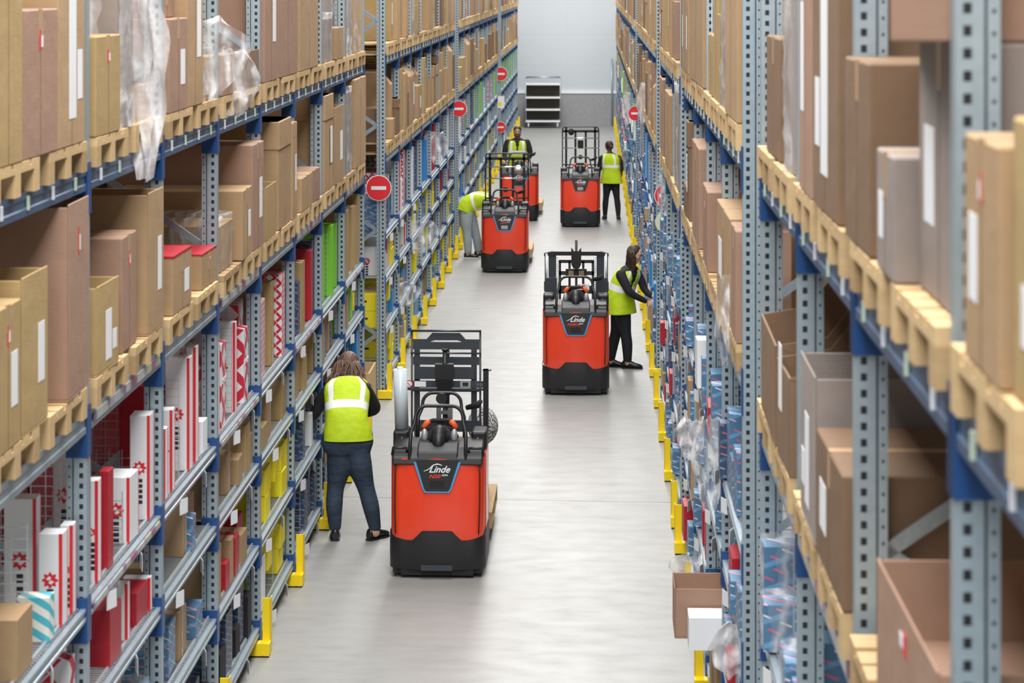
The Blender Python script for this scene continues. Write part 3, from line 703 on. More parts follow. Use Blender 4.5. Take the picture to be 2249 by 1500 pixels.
ITEMS = {'white': ('white_box', 'white', 'white red-edged box', 'box'), 'diamond': ('patterned_box', 'diamond', 'red-diamond patterned box', 'box'),
         'wrapdiamond': ('patterned_box', 'diamond', 'film-wrapped red-diamond box', 'box'), 'dsmall': ('patterned_box', 'diamond_small', 'narrow small-diamond patterned box', 'box'),
         'red': ('red_box', 'redbox', 'dark red printed box', 'box'), 'blue': ('printed_blue_box', 'blueprint', 'blue red-lettered box', 'box'),
         'wrapblue': ('printed_blue_box', 'blueprint', 'film-wrapped blue printed box', 'box'), 'navy': ('navy_box', 'darkblue', 'navy printed box', 'box'),
         'tan': ('small_carton', 'tan', 'small tan carton', 'carton'), 'pinkc': ('small_carton', 'pink', 'small rose-brown carton', 'carton'), 'yelc': ('small_carton', 'yel', 'small straw-coloured carton', 'carton'),
         'yelbox': ('yellow_box', 'yelbox', 'bright yellow box', 'box'), 'green': ('green_box', 'green', 'bright green box', 'box'), 'cyan': ('blue_box', 'cyan', 'bright blue box', 'box'),
         'teal': ('striped_box', 'teal', 'teal striped box', 'box'), 'tube': ('paper_tube', 'white', 'white upright tube', 'tube'), 'plain': ('plain_white_box', 'paper', 'plain white box', 'box'),
         'dark': ('dark_box', 'black_cloth', 'black box', 'box')}
def weights(sd, si, bi, i, Y):
    if sd == 'L':
        if si == 0:
            t = {3: {0: 'white white red', 1: 'white red white white', 2: 'white white white red', 3: 'white red white', 4: 'wrapdiamond white diamond', 5: 'tan dsmall diamond yelc', 6: 'red red navy yelc', 7: 'tube green', 8: 'yelc tan yelc'},
                 2: {0: 'tan teal', 1: 'teal tan diamond', 2: 'white white red', 3: 'tan blue pinkc', 4: 'tan tan yelc', 5: 'tan yelc tan', 6: 'tan tan yelc', 7: 'tube tan navy', 8: 'green tan navy'},
                 1: {0: 'tan', 1: 'blue diamond', 2: 'wrapblue tan', 3: 'tan blue', 4: 'tan red', 5: 'yelbox', 6: 'navy dark plain', 7: 'navy tan', 8: 'tan cyan'},
                 0: {0: 'tan', 1: 'blue', 2: 'blue navy', 3: 'navy dark', 4: 'navy dark', 5: 'yelbox plain', 6: 'navy', 7: 'navy tan', 8: 'tan yelc'}}
            return t[i][min(bi, 8)].split()
        if si == 1: return [['cyan', 'yelbox', 'tan', 'blue'], ['cyan', 'blue', 'yelbox', 'tan'], ['yelbox', 'red', 'diamond', 'blue', 'white', 'navy'], ['cyan', 'red', 'diamond', 'blue', 'white', 'navy', 'plain', 'dsmall']][i]
        if si == 2: return ['yelbox', 'blue', 'yelc', 'tan', 'cyan'] if i < 2 else ['blue', 'blue', 'cyan', 'white', 'plain', 'navy', 'diamond'] if i < 3 else (['green', 'plain', 'tube', 'white', 'diamond', 'teal'] if Y > 50 else ['diamond', 'green', 'white', 'red', 'navy'])
        return ['blue', 'cyan', 'plain', 'navy'] if i < 3 else ['green']
    if si == 0: return ['blue', 'wrapblue']
    if si < 3: return ['blue', 'blue', 'blue', 'wrapblue', 'navy', 'tan', 'blue', 'red'] if i < 3 else ['blue', 'wrapblue', 'blue', 'plain', 'navy', 'blue', 'red']
    if si == 3: return ['blue', 'blue', 'blue', 'tan', 'navy', 'cyan']
    return ['blue', 'navy', 'plain', 'cyan', 'tan', 'blue', 'diamond'] if i < 3 else ['green', 'blue', 'yelc', 'plain']
rnd = random.Random(5)
GAPH = [.48, .50, .43, .78]
for sd in 'LR':
    for si, seg in enumerate(SEG[sd]):
        for bi in range(len(seg) - 1):
            for i in range(4):
                y = seg[bi] + .12; end = seg[bi + 1] - .04; Wt = weights(sd, si, bi, i, y); q = 0
                far = seg[bi] > 45
                if sd == 'L' and si == 0 and i == 3 and bi in (1, 2, 3): continue
                while y < end - .08:
                    kd = Wt[q % len(Wt)] if (sd == 'L' and si == 0) else rnd.choice(Wt); q += 1
                    l = rnd.uniform(.13, .30) * (1.9 if far else 1) * (1.25 if kd in ('yelbox', 'red', 'cyan') else 1)
                    if kd == 'tube': l = .12
                    wh = kd == 'white' and sd == 'L' and si == 0
                    if wh: l = rnd.uniform(.08, .14)
                    l = min(l, end - y)
                    h = GAPH[i] * rnd.uniform(.38, .93)
                    if i == 3 and kd in ('white', 'tan', 'yelc', 'tube', 'green', 'diamond', 'wrapdiamond', 'dsmall'): h = GAPH[i] * rnd.uniform(.68, .97)
                    if kd == 'yelbox': h = .2
                    if kd in ('blue', 'wrapblue', 'red') and i < 3: h = GAPH[i] * rnd.uniform(.35, .8)
                    if sd == 'R' and i == 3 and kd in ('blue', 'red', 'wrapblue', 'navy', 'plain'): h = rnd.uniform(.18, .5)
                    skip = .10 if far else (.08 if sd == 'L' and si == 0 and i == 3 else .17)
                    if sd == 'R' and si == 1 and bi == 1 and i == 1: skip = 2
                    if rnd.random() > skip:
                        shelf_item(sd, kd, y, y + l - .01, ZS[i] + .0135, h, rnd.uniform(.15, .21) if wh else rnd.uniform(.22, .5) if not (kd in ('red', 'yelbox', 'cyan')) else .45, rnd.choice((0, .01, .03, .08) if sd == 'L' else (-.06, -.04, -.02, 0, .03)), si, bi, 4 - i)
                        if kd == 'yelbox':
                            shelf_item(sd, kd, y, y + l - .01, ZS[i] + .0135 + .203, .2, .45, .01, si, bi, 4 - i)
                    y += l + (rnd.choice((.12, .2, .28)) if wh else rnd.choice((.0, .01, .05, .12)) if not (sd == 'L' and si == 0) else rnd.choice((.01, .05, .12, .22)))
for bi in range(4):     # rows of dark red cases standing behind the white boxes
    y = SEG['L'][0][bi] + .12
    for q in range(3):
        shelf_item('L', 'red', y + q * .62, y + q * .62 + .58, ZS[3] + .0135, .5 + .12 * ((bi + q) % 3), .38, .56, 0, bi, 1)
def YB(x): return 2.485 * F / (1300 - x)
for bi, kd, ya, ins, w_, l_, zt in [(1, 'tan', 10.35, 0, .2, .3, 2.2), (1, 'teal', 10.97, 0, .15, .11, 2.14), (1, 'white', 11.30, .14, .15, .12, 2.52), (1, 'white', 11.24, 0, .11, .12, 2.37), (1, 'white', 11.46, 0, .06, .1, 2.36), (1, 'red', 10.7, .2, .25, .12, 2.5),
        (2, 'white', YB(207), 0, .06, .1, 2.45), (2, 'red', YB(232), 0, .05, .12, 2.44), (2, 'white', 12.9, 0, .14, .24, 2.29), (2, 'white', 12.55, .22, .12, .4, 2.60), (2, 'white', YB(322), 0, .11, .16, 2.52), (2, 'white', YB(338), 0, .06, .1, 2.55),
        (3, 'white', 13.97, 0, .07, .10, 2.35), (3, 'white', 14.2, .0, .10, .11, 2.42), (3, 'white', 14.82, 0, .15, .13, 2.63), (3, 'red', 14.55, .18, .2, .3, 2.5), (3, 'white', 15.05, 0, .06, .12, 2.66), (3, 'plain', 15.35, 0, .1, .16, 2.14)]:
    shelf_item('L', kd, ya, ya + l_, ZS[3] + .0135, zt - ZS[3] - .0135, w_, ins, 0, bi, 1)
# loose film on the racks and the floor
for n_, a in enumerate([(-2.39, 12.8, 4.9, .22, 1.0, 'film_dense', 'dirty film tail hanging below a wrapped load on the left rack top tier'),
          (-2.44, 15.05, 4.72, .5, .5, 'film', 'crumpled clear film over cartons on the left rack top tier'),
          (-2.40, 16.1, 4.5, .3, .45, 'film', 'clear film tail hanging beside an empty carton, left rack top tier'),
          (-2.38, 33.2, 1.62, .45, .45, 'film', 'clear bag hanging from left rack shelf past first stop sign'),
          (-2.38, 37.0, 2.6, .3, .5, 'film', 'clear film strip on left rack deeper past first stop sign'),
          (-2.36, 30.6, 1.1, .3, .3, 'film', 'clear bag drooping beside the farther yellow guards of left rack'),
          (.72, 17.6, 1.75, .22, .28, 'film_dense', 'white bag sticking out of the right rack below blue boxes'),
          (.75, 15.3, 2.2, .2, .6, 'film', 'long clear film hanging on the right rack past first gap'),
          (.75, 13.6, 3.3, .10, .5, 'film', 'milky film tail hanging from the right rack middle tier'),
          (.76, 17.6, .80, .35, .25, 'film', 'clear plastic bag hanging low out of the right rack past first gap'),
          (.80, 13.3, 1.42, .26, .3, 'film_dense', 'silvery film bundle hanging low on the right rack'),
          (.76, 26.5, 2.9, .1, .5, 'film', 'clear film tail hanging on right rack past second gap'),
          (.76, 36, 3.4, .15, .6, 'film_dense', 'white film tail hanging on right rack past first stop sign'),
          (.76, 52, 2.5, .2, .7, 'film_dense', 'white film bunch high on right rack past second stop sign')]):
    drape(a[0], a[1], a[2], a[3], a[4], a[6], m=a[5], seed=n_ * 3.1, group='loose film on the racks')
# cartons jutting out at the foot of the right rack
def jut(name, x0, x1, y0, y1, z0, z1, m, label, kind='closed'):
    o = carton(1, x0, y0, y1, z0, z1 - z0, x1 - x0, m, kind, '', True) if m in ('tan', 'pink', 'brown') else put(name, MB().box((x0 - x1) / 2, (x1 - x0) / 2, (y0 - y1) / 2, (y1 - y0) / 2, 0, z1 - z0).mesh(name, M[m]), None, ((x0 + x1) / 2, (y0 + y1) / 2, z0))
    tag(o, label, 'carton', 'cartons at the foot of the right rack'); return o
jut('carton', .52, .86, 15.24, 15.66, .81, 1.13, 'pink', 'open brown carton jutting out low from the right rack over the floor', 'open')
jut('white_carton', .60, .86, 14.98, 15.22, .81, 1.01, 'white', 'white folded carton resting out of the rack beside brown open carton')
jut('carton', .91, 1.10, 15.0, 15.2, .81, 1.21, 'pink', 'upright rose carton standing beside the white folded carton')
o = jut('carton', -2.52, -2.40, 17, 17, 0, 0, 'tan', 'x') if 0 else None
# wooden crate at the end of the second left rack block, and the board sticking out further on
c = MB(); 
for q in range(4): c.box(-.27, .27, -.02, .0, .02 + q * .115, .02 + q * .115 + .108)
c.box(-.27, -.25, 0, .8, .02, .47); c.box(.25, .27, 0, .8, .02, .47); c.box(-.27, .27, .8, .82, .02, .47); c.box(-.27, .27, 0, .8, 0, .02)
o = put('wooden_crate', c.mesh('wooden_crate', M['wood']), None, (-2.80, 27.4, 0)); tag(o, 'low pine crate on the floor in the passage below first stop sign', 'crate')
put('skid', MB().box(-.27, .27, .05, .15, 0, .02).mesh('skid', M['wood']), o)
# ------------------------------------------------------------------ signs, trolley, wall bits
def disc(r, m, t=.003, seg=48): return MB().prism([(r * math.cos(2 * math.pi * i / seg), r * math.sin(2 * math.pi * i / seg)) for i in range(seg)], 'y', -t, 0).mesh('disc', m)
def stop_sign(x, y, z, r, label):
    o = empty('stop_sign', (x, y, z)); tag(o, label, 'sign', 'round no-entry signs on the rack ends')
    a = disc(r, M['white']); fixn(a); put('white_rim', a, o)
    a = disc(r * .94, M['red']); fixn(a); put('red_disc', a, o, (0, -.0035, 0))
    put('white_bar', MB().box(-r * .58, r * .58, -.0095, -.0067, -r * .14, r * .14).mesh('white_bar', M['white']), o)
    put('bracket', MB().box(-.02, .02, 0, .05, -.02, .02).mesh('bracket', M['galv']), o)
stop_sign(-2.52, 28.44, 2.49, .152, 'red no-entry sign on the post at the wide passage, largest on left rack')
stop_sign(-2.44, 44.14, 2.57, .150, 'red no-entry sign on the second tall end post of the left rack')
stop_sign(-2.46, 64.84, 2.38, .19, 'red no-entry sign on the pale post deepest down the left rack')
stop_sign(-2.46, 64.80, .95, .15, 'low red sign at the foot of the deepest left end post')
stop_sign(.925, 30.14, 2.26, .152, 'half-hidden red no-entry sign on the right rack beside wrapped load')
stop_sign(.80, 44.54, 2.47, .14, 'small red no-entry sign deep along the right rack')
stop_sign(.90, 21.88, 4.87, .11, 'red no-entry sign at the very top of the right rack')
a = disc(.15, mat('pale_green_enamel', (.68, .74, .55), .5)); fixn(a)
o = put('round_plate', a, None, (.935, 30.12, 1.93)); tag(o, 'pale green round plate below the half-hidden red sign', 'sign')
o = put('notice_board', MB().box(-.12, .12, -.02, 0, -.16, .16).mesh('notice_board', M['paper']), None, (-2.48, 64.897, 1.62)); put('print', MB().box(-.05, .05, -.022, -.02, -.1, 0).mesh('print', M['yelc'] if 'yelc' in M else M['yelbox']), o); tag(o, 'white notice box on the post under the deepest left sign', 'notice')
# roll cage trolley in front of the end wall
tx, ty = (1192 - 1300) * 79.6 / F, 79.6
o = empty('shelf_trolley', (tx, ty, 0)); tag(o, 'grey four-shelf steel trolley standing before the end wall', 'trolley')
fr = MB()
for x in (-.57, .57):
    for y in (0, .6): fr.tube([(x, y, .12), (x, y, 1.68)], .018, 8)
    fr.tube([(x, 0, 1.67), (x, .6, 1.67)], .018)
fr.tube([(-.57, .6, 1.67), (.57, .6, 1.67)], .018); fr.tube([(-.57, 0, 1.67), (.57, 0, 1.67)], .018)
put('trolley_frame', fr.mesh('trolley_frame', M['galv']), o)
for z, ww in ((.2, 'wood'), (.58, 'wood'), (.98, 'wood'), (1.42, 'wood')):
    put('shelf', MB().box(-.57, .57, -.02, .62, z, z + .05).mesh('shelf', M['white']), o)
    put('shelf_board', MB().box(-.54, .54, .0, .6, z - .012, z - .001).mesh('shelf_board', M['wood']), o)
put('back_mesh', MB().box(-.56, .56, .595, .605, .25, 1.42).mesh('back_mesh', mat('dark_mesh_panel', (.07, .07, .06), .7)), o)
for x in (-.48, .48):
    for y in (.05, .55): put('caster', MB().cyl((x - .02, y, .065), .065, .04, 'x', 14).box(x - .03, x + .03, y - .02, y + .02, .07, .19).mesh('caster', M['wire']), o)
o = put('wall_conduit', MB().tube([(.66, 80.85, 0), (.66, 80.85, 2.25)], .03, 8).mesh('wall_conduit', M['galv']), None); tag(o, 'grey vertical pipe on the end wall beside the right rack', 'pipe')
# ------------------------------------------------------------------ order picker trucks
def outline(hw, d, r, bow, n=7):
    """plan outline from rear-left round the front to rear-right: (x, y), y grows away from the viewer."""
    pts = [(-hw, d), (-hw, d * .6), (-hw, r + .02)]
    for i in range(n + 1):
        a = math.pi / 2 * i / n; pts.append((-hw + r - r * math.cos(a), r - r * math.sin(a) + bow * 0))
    m = 14; xs = hw - r
    for i in range(1, m): u = -xs + 2 * xs * i / m; pts.append((u, -bow * (1 - (u / xs) ** 2)))
    for i in range(n + 1):
        a = math.pi / 2 * (1 - i / n); pts.append((hw - r + r * math.cos(a), r - r * math.sin(a)))
    pts += [(hw, r + .02), (hw, d * .6), (hw, d)]; return pts
def lerp(u, tab):
    for (a, b), (c, d) in zip(tab, tab[1:]):
        if u <= c: return b + (d - b) * max(0, (u - a)) / max(1e-6, c - a)
    return tab[-1][1]
def shell(hw, d, r, bow, z0, z1, lean, mt, name, rows=9, thick=.012, bulge=0):
    pts = outline(hw, d, r, bow); g = []
    for k_ in range(rows + 1):
        t = k_ / rows; row = []
        for x, y in pts:
            a, b = z0(abs(x) if y < r * .7 else 9), z1(abs(x) if y < r * .7 else 9); z = a + (b - a) * t
            fr = max(0, 1 - y / .35); pl = bulge * math.sin(math.pi * t)
            row.append((x * (1 + pl * .3), y + lean * max(0, z - .4) * fr - pl * fr, z))
        g.append(row)
    b = MB(); b.smooth = True; b.rings(g, close=False); me = b.mesh(name, mt); return me
def hoop(w0, w1, z0, z1, y0, y1, r, n=6):
    p = [(-w0, y0, z0), (-w0 * .98, y0 + (y1 - y0) * .4, z0 + (z1 - z0) * .5), (-w1 - .02, y0 + (y1 - y0) * .75, z1 - .13)]
    for i in range(n + 1): a = math.pi / 2 * i / n; p.append((-w1 + .075 - .09 * math.cos(a), y0 + (y1 - y0) * (.85 + .15 * i / n), z1 - .09 + .09 * math.sin(a)))
    return p + [(-x, y, z) for x, y, z in reversed(p)]
def truck(X, Y, label, kind, yaw=0, model='N20', light=False, dark=False, rim=True):
    o = empty('order_picker_truck', (X, Y, 0), (0, 0, yaw)); tag(o, label, 'order picker truck', 'red order picker trucks in the aisle')
    # wheels and frame
    for x in (-.28, .28): w = put('wheel', MB().cyl((x - .05, .35, .115), .115, .10, 'x', 20).mesh('wheel', M['rubber']), o)
    put('chassis', MB().box(-.37, .37, .03, .62, .035, .12).box(-.30, .30, -.005, .05, .025, .075).mesh('chassis', M['rubber']), o)
    bz = lambda x: .37 if x > 1 else lerp(x, [(0, .395), (.125, .395), (.20, .315), (.27, .318), (.40, .355)])
    me = shell(.40, .62, .13, .03, lambda x: .075, lambda x: bz(x) - .001, 0, M['tblk'], 'bumper', 7, bulge=.012)
    bp = put('bumper', me, o); bp.location.y = -.008
    put('bumper_strip', MB().box(-.13, .13, -.05, -.03, .075, .12).mesh('bumper_strip', M['tgrey']), bp)
    rz = lambda x: 1.03 if x > 1 else lerp(x, [(0, .985), (.22, .965), (.33, .955), (.37, .97), (.40, 1.03)])
    me = shell(.388, .60, .10, .022, bz, rz, .10, M['tred'], 'red_cowl', 12, bulge=.006); cw = put('red_cowl', me, o)
    # side seams of the cowl: darker vertical shut lines
    for sx in (-1, 1):
        put('shut_line', MB().tube([(sx * .345, -.001, .37), (sx * .352, .02, .6), (sx * .352, .05, .85), (sx * .345, .055, .95)], .006, 6).mesh('shut_line', M['tblk']), cw)
    # dark badge panel with the light blue rim
    L_ = lambda z: -.026 + .10 * max(0, z - .4) + .0
    def plate(pts, off, th, mt, nm):
        b = MB(); n = len(pts); b.v = [(x, L_(z) + off, z) for x, z in pts] + [(x, L_(z) + off + th, z) for x, z in pts]
        b._f(list(range(n))); b._f([n + i for i in reversed(range(n))])
        for i in range(n): j = (i + 1) % n; b._f([j, i, n + i, n + j])
        me = b.mesh(nm, mt); fixn(me); return me
    if rim: put('badge_rim', plate([(-.195, .955), (-.12, .738), (-.10, .708), (.10, .708), (.12, .738), (.195, .955)], -.010, .02, M['tblue'], 'badge_rim'), o)
    bd = put('badge_panel', plate([(-.180, .975), (-.107, .742), (-.092, .722), (.092, .722), (.107, .742), (.180, .975)], -.014, .02, M['tblk'], 'badge_panel'), o)
    tl = math.atan(.10); yy = lambda z: L_(z) - .0155
    text('lettering', 'Linde', .078, M['white'], bd, (.015, yy(.905) - .001, .898), (R(90) - tl, 0, 0), .45, .0015)
    put('logo_swash', MB().tube([(-.11, yy(.88), .885), (-.085, yy(.89), .893), (-.06, yy(.91), .908), (-.035, yy(.93), .932), (0, yy(.945), .943), (.035, yy(.94), .935), (.04, yy(.93), .926)], [.003, .004, .0045, .005, .005, .004, .002], 6).mesh('logo_swash', M['white']), bd)
    text('lettering', model, .040, M['tred'], bd, (-.022, yy(.845), .842), (R(90) - tl, 0, 0), .3, .001, sx=1.3)
    text('lettering', 'ION', .020, M['white'], bd, (.062, yy(.85), .852), (R(90) - tl, 0, 0), .3, .0005, sx=1.3)
    if kind == 'tall': put('screen_window', MB().box(-.055, .055, L_(.77) - .018, L_(.77) - .013, .74, .80).mesh('screen_window', M['silver']), bd)
    else: put('recess', MB().box(-.06, .06, L_(.77) - .0165, L_(.77) - .012, .735, .805).mesh('recess', M['rubber']), bd)
    # black top: dashboard slope and shoulders
    b = MB(); b.smooth = False
    b.prism([(.03, .93), (.045, .99), (.14, 1.06), (.34, 1.10), (.60, 1.06), (.60, .90)], 'x', -.375, .375)
    b.prism([(.035, .96), (.06, 1.035), (.16, 1.09), (.30, 1.10), (.30, .9)], 'x', -.17, .17)
    d = put('dashboard', b.mesh('dashboard', M['tblk']), o); fixn(d.data); bevel(d, .012, 2)
    for sx in (-1, 1):
        b = MB().box(sx * .265, sx * .395, .34, .60, .98, 1.155); q = put('battery_lid', b.mesh('battery_lid', M['tblk']), o); bevel(q, .02, 2)
        q = put('grab_bar', MB().tube([(sx * .26, .10, 1.02), (sx * .26, .09, 1.06), (sx * .375, .09, 1.06), (sx * .38, .10, 1.0)], .013, 8).mesh('grab_bar', M['tblk']), o)
        put('side_panel', MB().box(sx * .386, sx * .398, .22, .60, .36, 1.0).mesh('side_panel', M['tred']), o)
        put('bolt', MB().cyl((sx * .32, .335, 1.10), .006, .006, 'y', 8).cyl((sx * .32, .335, 1.075), .006, .006, 'y', 8).mesh('bolt', M['chrome']), o)
    if kind == 'mast': put('red_decal', MB().box(-.30, -.25, .035, .04, .972, .988).mesh('red_decal', M['tred']), o)
    # steering pod
    b = MB(); b.smooth = True; b.ball((0, .36, 1.08), .165, .13, .12); b.ball((0, .26, 1.12), .085, .11, .105); b.tube([(0, .20, 1.0), (0, .17, 1.08), (0, .19, 1.16)], [.06, .055, .045], 14); sp_ = put('steering_pod', b.mesh('steering_pod', M['tblk']), o)
    put('steering_bar', MB().tube([(-.14, .36, 1.18), (-.10, .37, 1.225), (-.06, .375, 1.24), (.06, .375, 1.24), (.10, .37, 1.225), (.14, .36, 1.18)], .017, 10).mesh('steering_bar', M['rubber']), sp_)
    for sx in (-1, 1):
        put('hand_grip', MB().tube([(sx * .085, .36, 1.235), (sx * .108, .355, 1.222), (sx * .142, .345, 1.18)], [.021, .025, .023], 10).mesh('hand_grip', M['orange']), sp_)
        put('silver_cheek', MB().ball((sx * .125, .29, 1.12), .030, .04, .065, 10, 8).mesh('silver_cheek', M['silver']), sp_)
    # front hoop(s)
    put('front_hoop', MB().tube(hoop(.235, .185, .97, 1.375, .05, .30, .015), .0155, 10).mesh('front_hoop', M['tblk']), o)
    if kind == 'mast' : put('rear_hoop', MB().tube(hoop(.20, .15, 1.05, 1.43, .45, .62, .013), .0145, 10).mesh('rear_hoop', M['tblk']), o)
    if kind in ('mast', 'tall'):
        b = MB(); b.cyl((0, .5, 1.40 if kind == 'mast' else 1.36), .045, .05, 'y', 18); put('spot_housing', b.mesh('spot_housing', M['tblk']), o)
    # platform and rear
    put('platform', MB().box(-.39, .39, .62, 1.12, .11, .17).mesh('platform', M['rubber']), o)
    Yr = 1.14
    if kind == 'mast':      # load guard with bars and plates, centre post with scanner holster, label bar
        g = MB()
        for sx in (-1, 1): g.tube([(sx * .30, Yr, .15), (sx * .30, Yr, 1.885)], .009, 8)
        g.tube([(-.31, Yr - .02, 1.885), (.31, Yr - .02, 1.885)], .010, 8); g.tube([(-.31, Yr - .02, 1.69), (.31, Yr - .02, 1.69)], .008, 8)
        put('guard_tubes', g.mesh('guard_tubes', M['tgrey']), o)
        g = MB(); g.prism([(-.30, 1.81), (-.17, 1.81), (-.12, 1.865), (.12, 1.865), (.17, 1.81), (.30, 1.81), (.30, 1.785), (.14, 1.785), (.10, 1.80), (-.10, 1.80), (-.14, 1.785), (-.30, 1.785)], 'y', Yr, Yr + .012)
        for z0, z1 in ((1.72, 1.785), (1.585, 1.655), (1.35, 1.40), (1.0, 1.10), (.5, .6)):
            g.box(-.29, .29, Yr, Yr + .012, z0, z1)
        for x in (-.28, -.02, .22): g.box(x, x + .05, Yr + .001, Yr + .011, .5, 1.78)
        put('load_guard', g.mesh('load_guard', M['tgrey']), o)
        g = MB(); g.box(-.27, .25, Yr - .06, Yr - .045, 1.47, 1.575); put('cross_plate', g.mesh('cross_plate', M['tgrey']), o)
        lb = put('label_bar', MB().box(-.40, .37, Yr - .09, Yr - .075, 1.40, 1.46).box(-.40, .37, Yr - .085, Yr - .06, 1.375, 1.395).mesh('label_bar', M['tgrey']), o)
        put('sticker', MB().box(-.27, -.17, Yr - .093, Yr - .0905, 1.408, 1.455).mesh('sticker', M['paper']), lb)
        put('sticker', MB().box(.13, .22, Yr - .093, Yr - .0905, 1.405, 1.458).mesh('sticker', M['silver']), lb)
        put('pictogram', MB().box(.15, .20, Yr - .0945, Yr - .093, 1.415, 1.448).mesh('pictogram', M['ink']), lb)
        text('pictogram', '/!\\ [ ]', .026, M['silver'], lb, (.30, Yr - .094, 1.43), (R(90), 0, 0))
        a = MB(); a.prism([(-.318 + .034 * math.cos(2 * math.pi * i / 24), 1.432 + .034 * math.sin(2 * math.pi * i / 24)) for i in range(24)], 'y', Yr - .093, Yr - .09); put('prohibition_sign', a.mesh('prohibition_sign', M['red']), lb)
        a = MB(); a.prism([(-.318 + .026 * math.cos(2 * math.pi * i / 24), 1.432 + .026 * math.sin(2 * math.pi * i / 24)) for i in range(24)], 'y', Yr - .095, Yr - .093); put('prohibition_sign', a.mesh('prohibition_sign', M['paper']), lb)
        put('prohibition_sign', MB().bar((-.337, Yr - .096, 1.45), (-.30, Yr - .096, 1.413), .006, .002).mesh('prohibition_sign', M['ink']), lb)
        put('side_mast', MB().box(.33, .375, Yr - .10, Yr - .03, .95, 1.56).box(-.42, -.38, Yr - .10, Yr - .03, 1.38, 1.56).box(.325, .40, Yr - .1, Yr - .04, 1.55, 1.56).mesh('side_mast', M['tblk']), o)
        pl_ = put('centre_post', MB().tube([(0, .98, .17), (0, .98, 1.74)], .019, 12).tube([(0, .98, 1.735), (0, .98, 1.75)], .027, 12).mesh('centre_post', M['tblk']), o)
        put('scanner_holster', MB().rings([[(-.05, .90, 1.36), (.05, .90, 1.36), (.05, .96, 1.36), (-.05, .96, 1.36)], [(-.078, .88, 1.50), (.078, .88, 1.50), (.078, .96, 1.50), (-.078, .96, 1.50)], [(-.08, .88, 1.63), (.08, .88, 1.63), (.08, .96, 1.63), (-.08, .96, 1.63)]]).mesh('scanner_holster', M['tblk']), pl_)
        put('clamp', MB().box(-.07, .07, .93, .97, 1.19, 1.22).box(-.07, -.03, .92, .97, 1.14, 1.25).box(.03, .07, .92, .97, 1.14, 1.25).mesh('clamp', M['chrome']), pl_)
    elif kind == 'initial':   # short lifting mast with chains, top yoke and holster
        g = MB()
        for sx in (-1, 1):
            g.box(sx * .25, sx * .345, Yr, Yr + .08, .20, 1.545); g.box(sx * .24, sx * .39, Yr - .12, Yr - .02, .60, 1.27); g.box(sx * .372, sx * .392, Yr + .0, Yr + .02, .9, 1.56)
        put('mast_channels', g.mesh('mast_channels', M['tgrey']), o)
        put('yoke', MB().prism([(-.40, 1.56), (-.40, 1.525), (-.33, 1.535), (.33, 1.535), (.40, 1.525), (.40, 1.56), (.30, 1.585), (-.30, 1.585)], 'y', Yr - .02, Yr + .06).mesh('yoke', M['tblk']), o)
        for sx in (-1, 1):
            c = MB(); z = .95
            while z < 1.52: c.box(sx * .232 - .012, sx * .232 + .012, Yr - .01, Yr + .01, z, z + .016); z += .022
            put('lift_chain', c.mesh('lift_chain', M['chrome']), o)
            put('chain_rod', MB().cyl((sx * .375, Yr - .02, 1.0), .008, .56, 'z', 8).cyl((sx * .36, Yr - .02, 1.0), .005, .56, 'z', 8).mesh('chain_rod', M['chrome']), o)
            put('mast_block', MB().box(sx * .24, sx * .40, Yr - .06, Yr, 1.10, 1.22).mesh('mast_block', M['tgrey']), o)
        g = MB()
        for z0, z1 in ((1.43, 1.47), (1.28, 1.33), (1.05, 1.15)): g.box(-.22, .22, Yr + .09, Yr + .10, z0, z1)
        for x in (-.22, -.10, .07, .19): g.box(x, x + .03, Yr + .09, Yr + .10, .9, 1.45)
        put('load_guard', g.mesh('load_guard', M['tgrey']), o)
        cb = put('clip_board', MB().box(-.13, .13, .95, .97, 1.28, 1.39).mesh('clip_board', M['tblk']), o)
        for sx in (-1, 1):
            for q in range(3): put('brass_tag', MB().box(sx * (.035 + q * .022), sx * (.048 + q * .022), .945, .95, 1.30, 1.37).mesh('brass_tag', M['wood']), cb)
        pl_ = put('centre_post', MB().tube([(0, .98, .17), (0, .98, 1.745)], .016, 10).mesh('centre_post', M['tblk']), o)
        put('scanner_holster', MB().prism([(-.035, 1.40), (.035, 1.40), (.06, 1.45), (.062, 1.66), (.05, 1.64), (.03, 1.615), (-.03, 1.615), (-.05, 1.64), (-.062, 1.66), (-.06, 1.45)], 'y', .90, .96).mesh('scanner_holster', M['tblk']), pl_)
        put('sticker', MB().box(.0, .16, .97, .98, 1.13, 1.20).mesh('sticker', M['paper']), o)
        for x in (.03, .09): a = MB(); a.prism([(x + .025 * math.cos(2 * math.pi * i / 20), 1.165 + .025 * math.sin(2 * math.pi * i / 20)) for i in range(20)], 'y', .966, .97); put('prohibition_sign', a.mesh('prohibition_sign', M['red']), o)
        c = hoop(.12, .07, 1.30, 1.40, .5, .52, .01)
    elif kind == 'tall':    # tall openwork load backrest
        h = 1.93; w = .37; r = .07; p = []
        for i in range(5): a = math.pi / 2 * i / 4; p.append((-w + r - r * math.cos(a), Yr, h - r + r * math.sin(a)))
        p = [(-w, Yr, .15)] + p + [(-x, y, z) for x, y, z in reversed(p)] + [(w, Yr, .15)]
        g = MB(); g.tube(p, .012, 8); put('backrest_tube', g.mesh('backrest_tube', M['tblk']), o)
        g = MB(); g.box(-w, w, Yr, Yr + .012, 1.815, 1.865)
        for x in (-.31, -.12, .09, .28): g.box(x - .006, x + .038, Yr, Yr + .012, .2, 1.93 if abs(x + .016) > .2 else 1.84)
        g.box(-w, w, Yr, Yr + .012, 1.08, 1.11); put('load_backrest', g.mesh('load_backrest', M['tblk']), o)
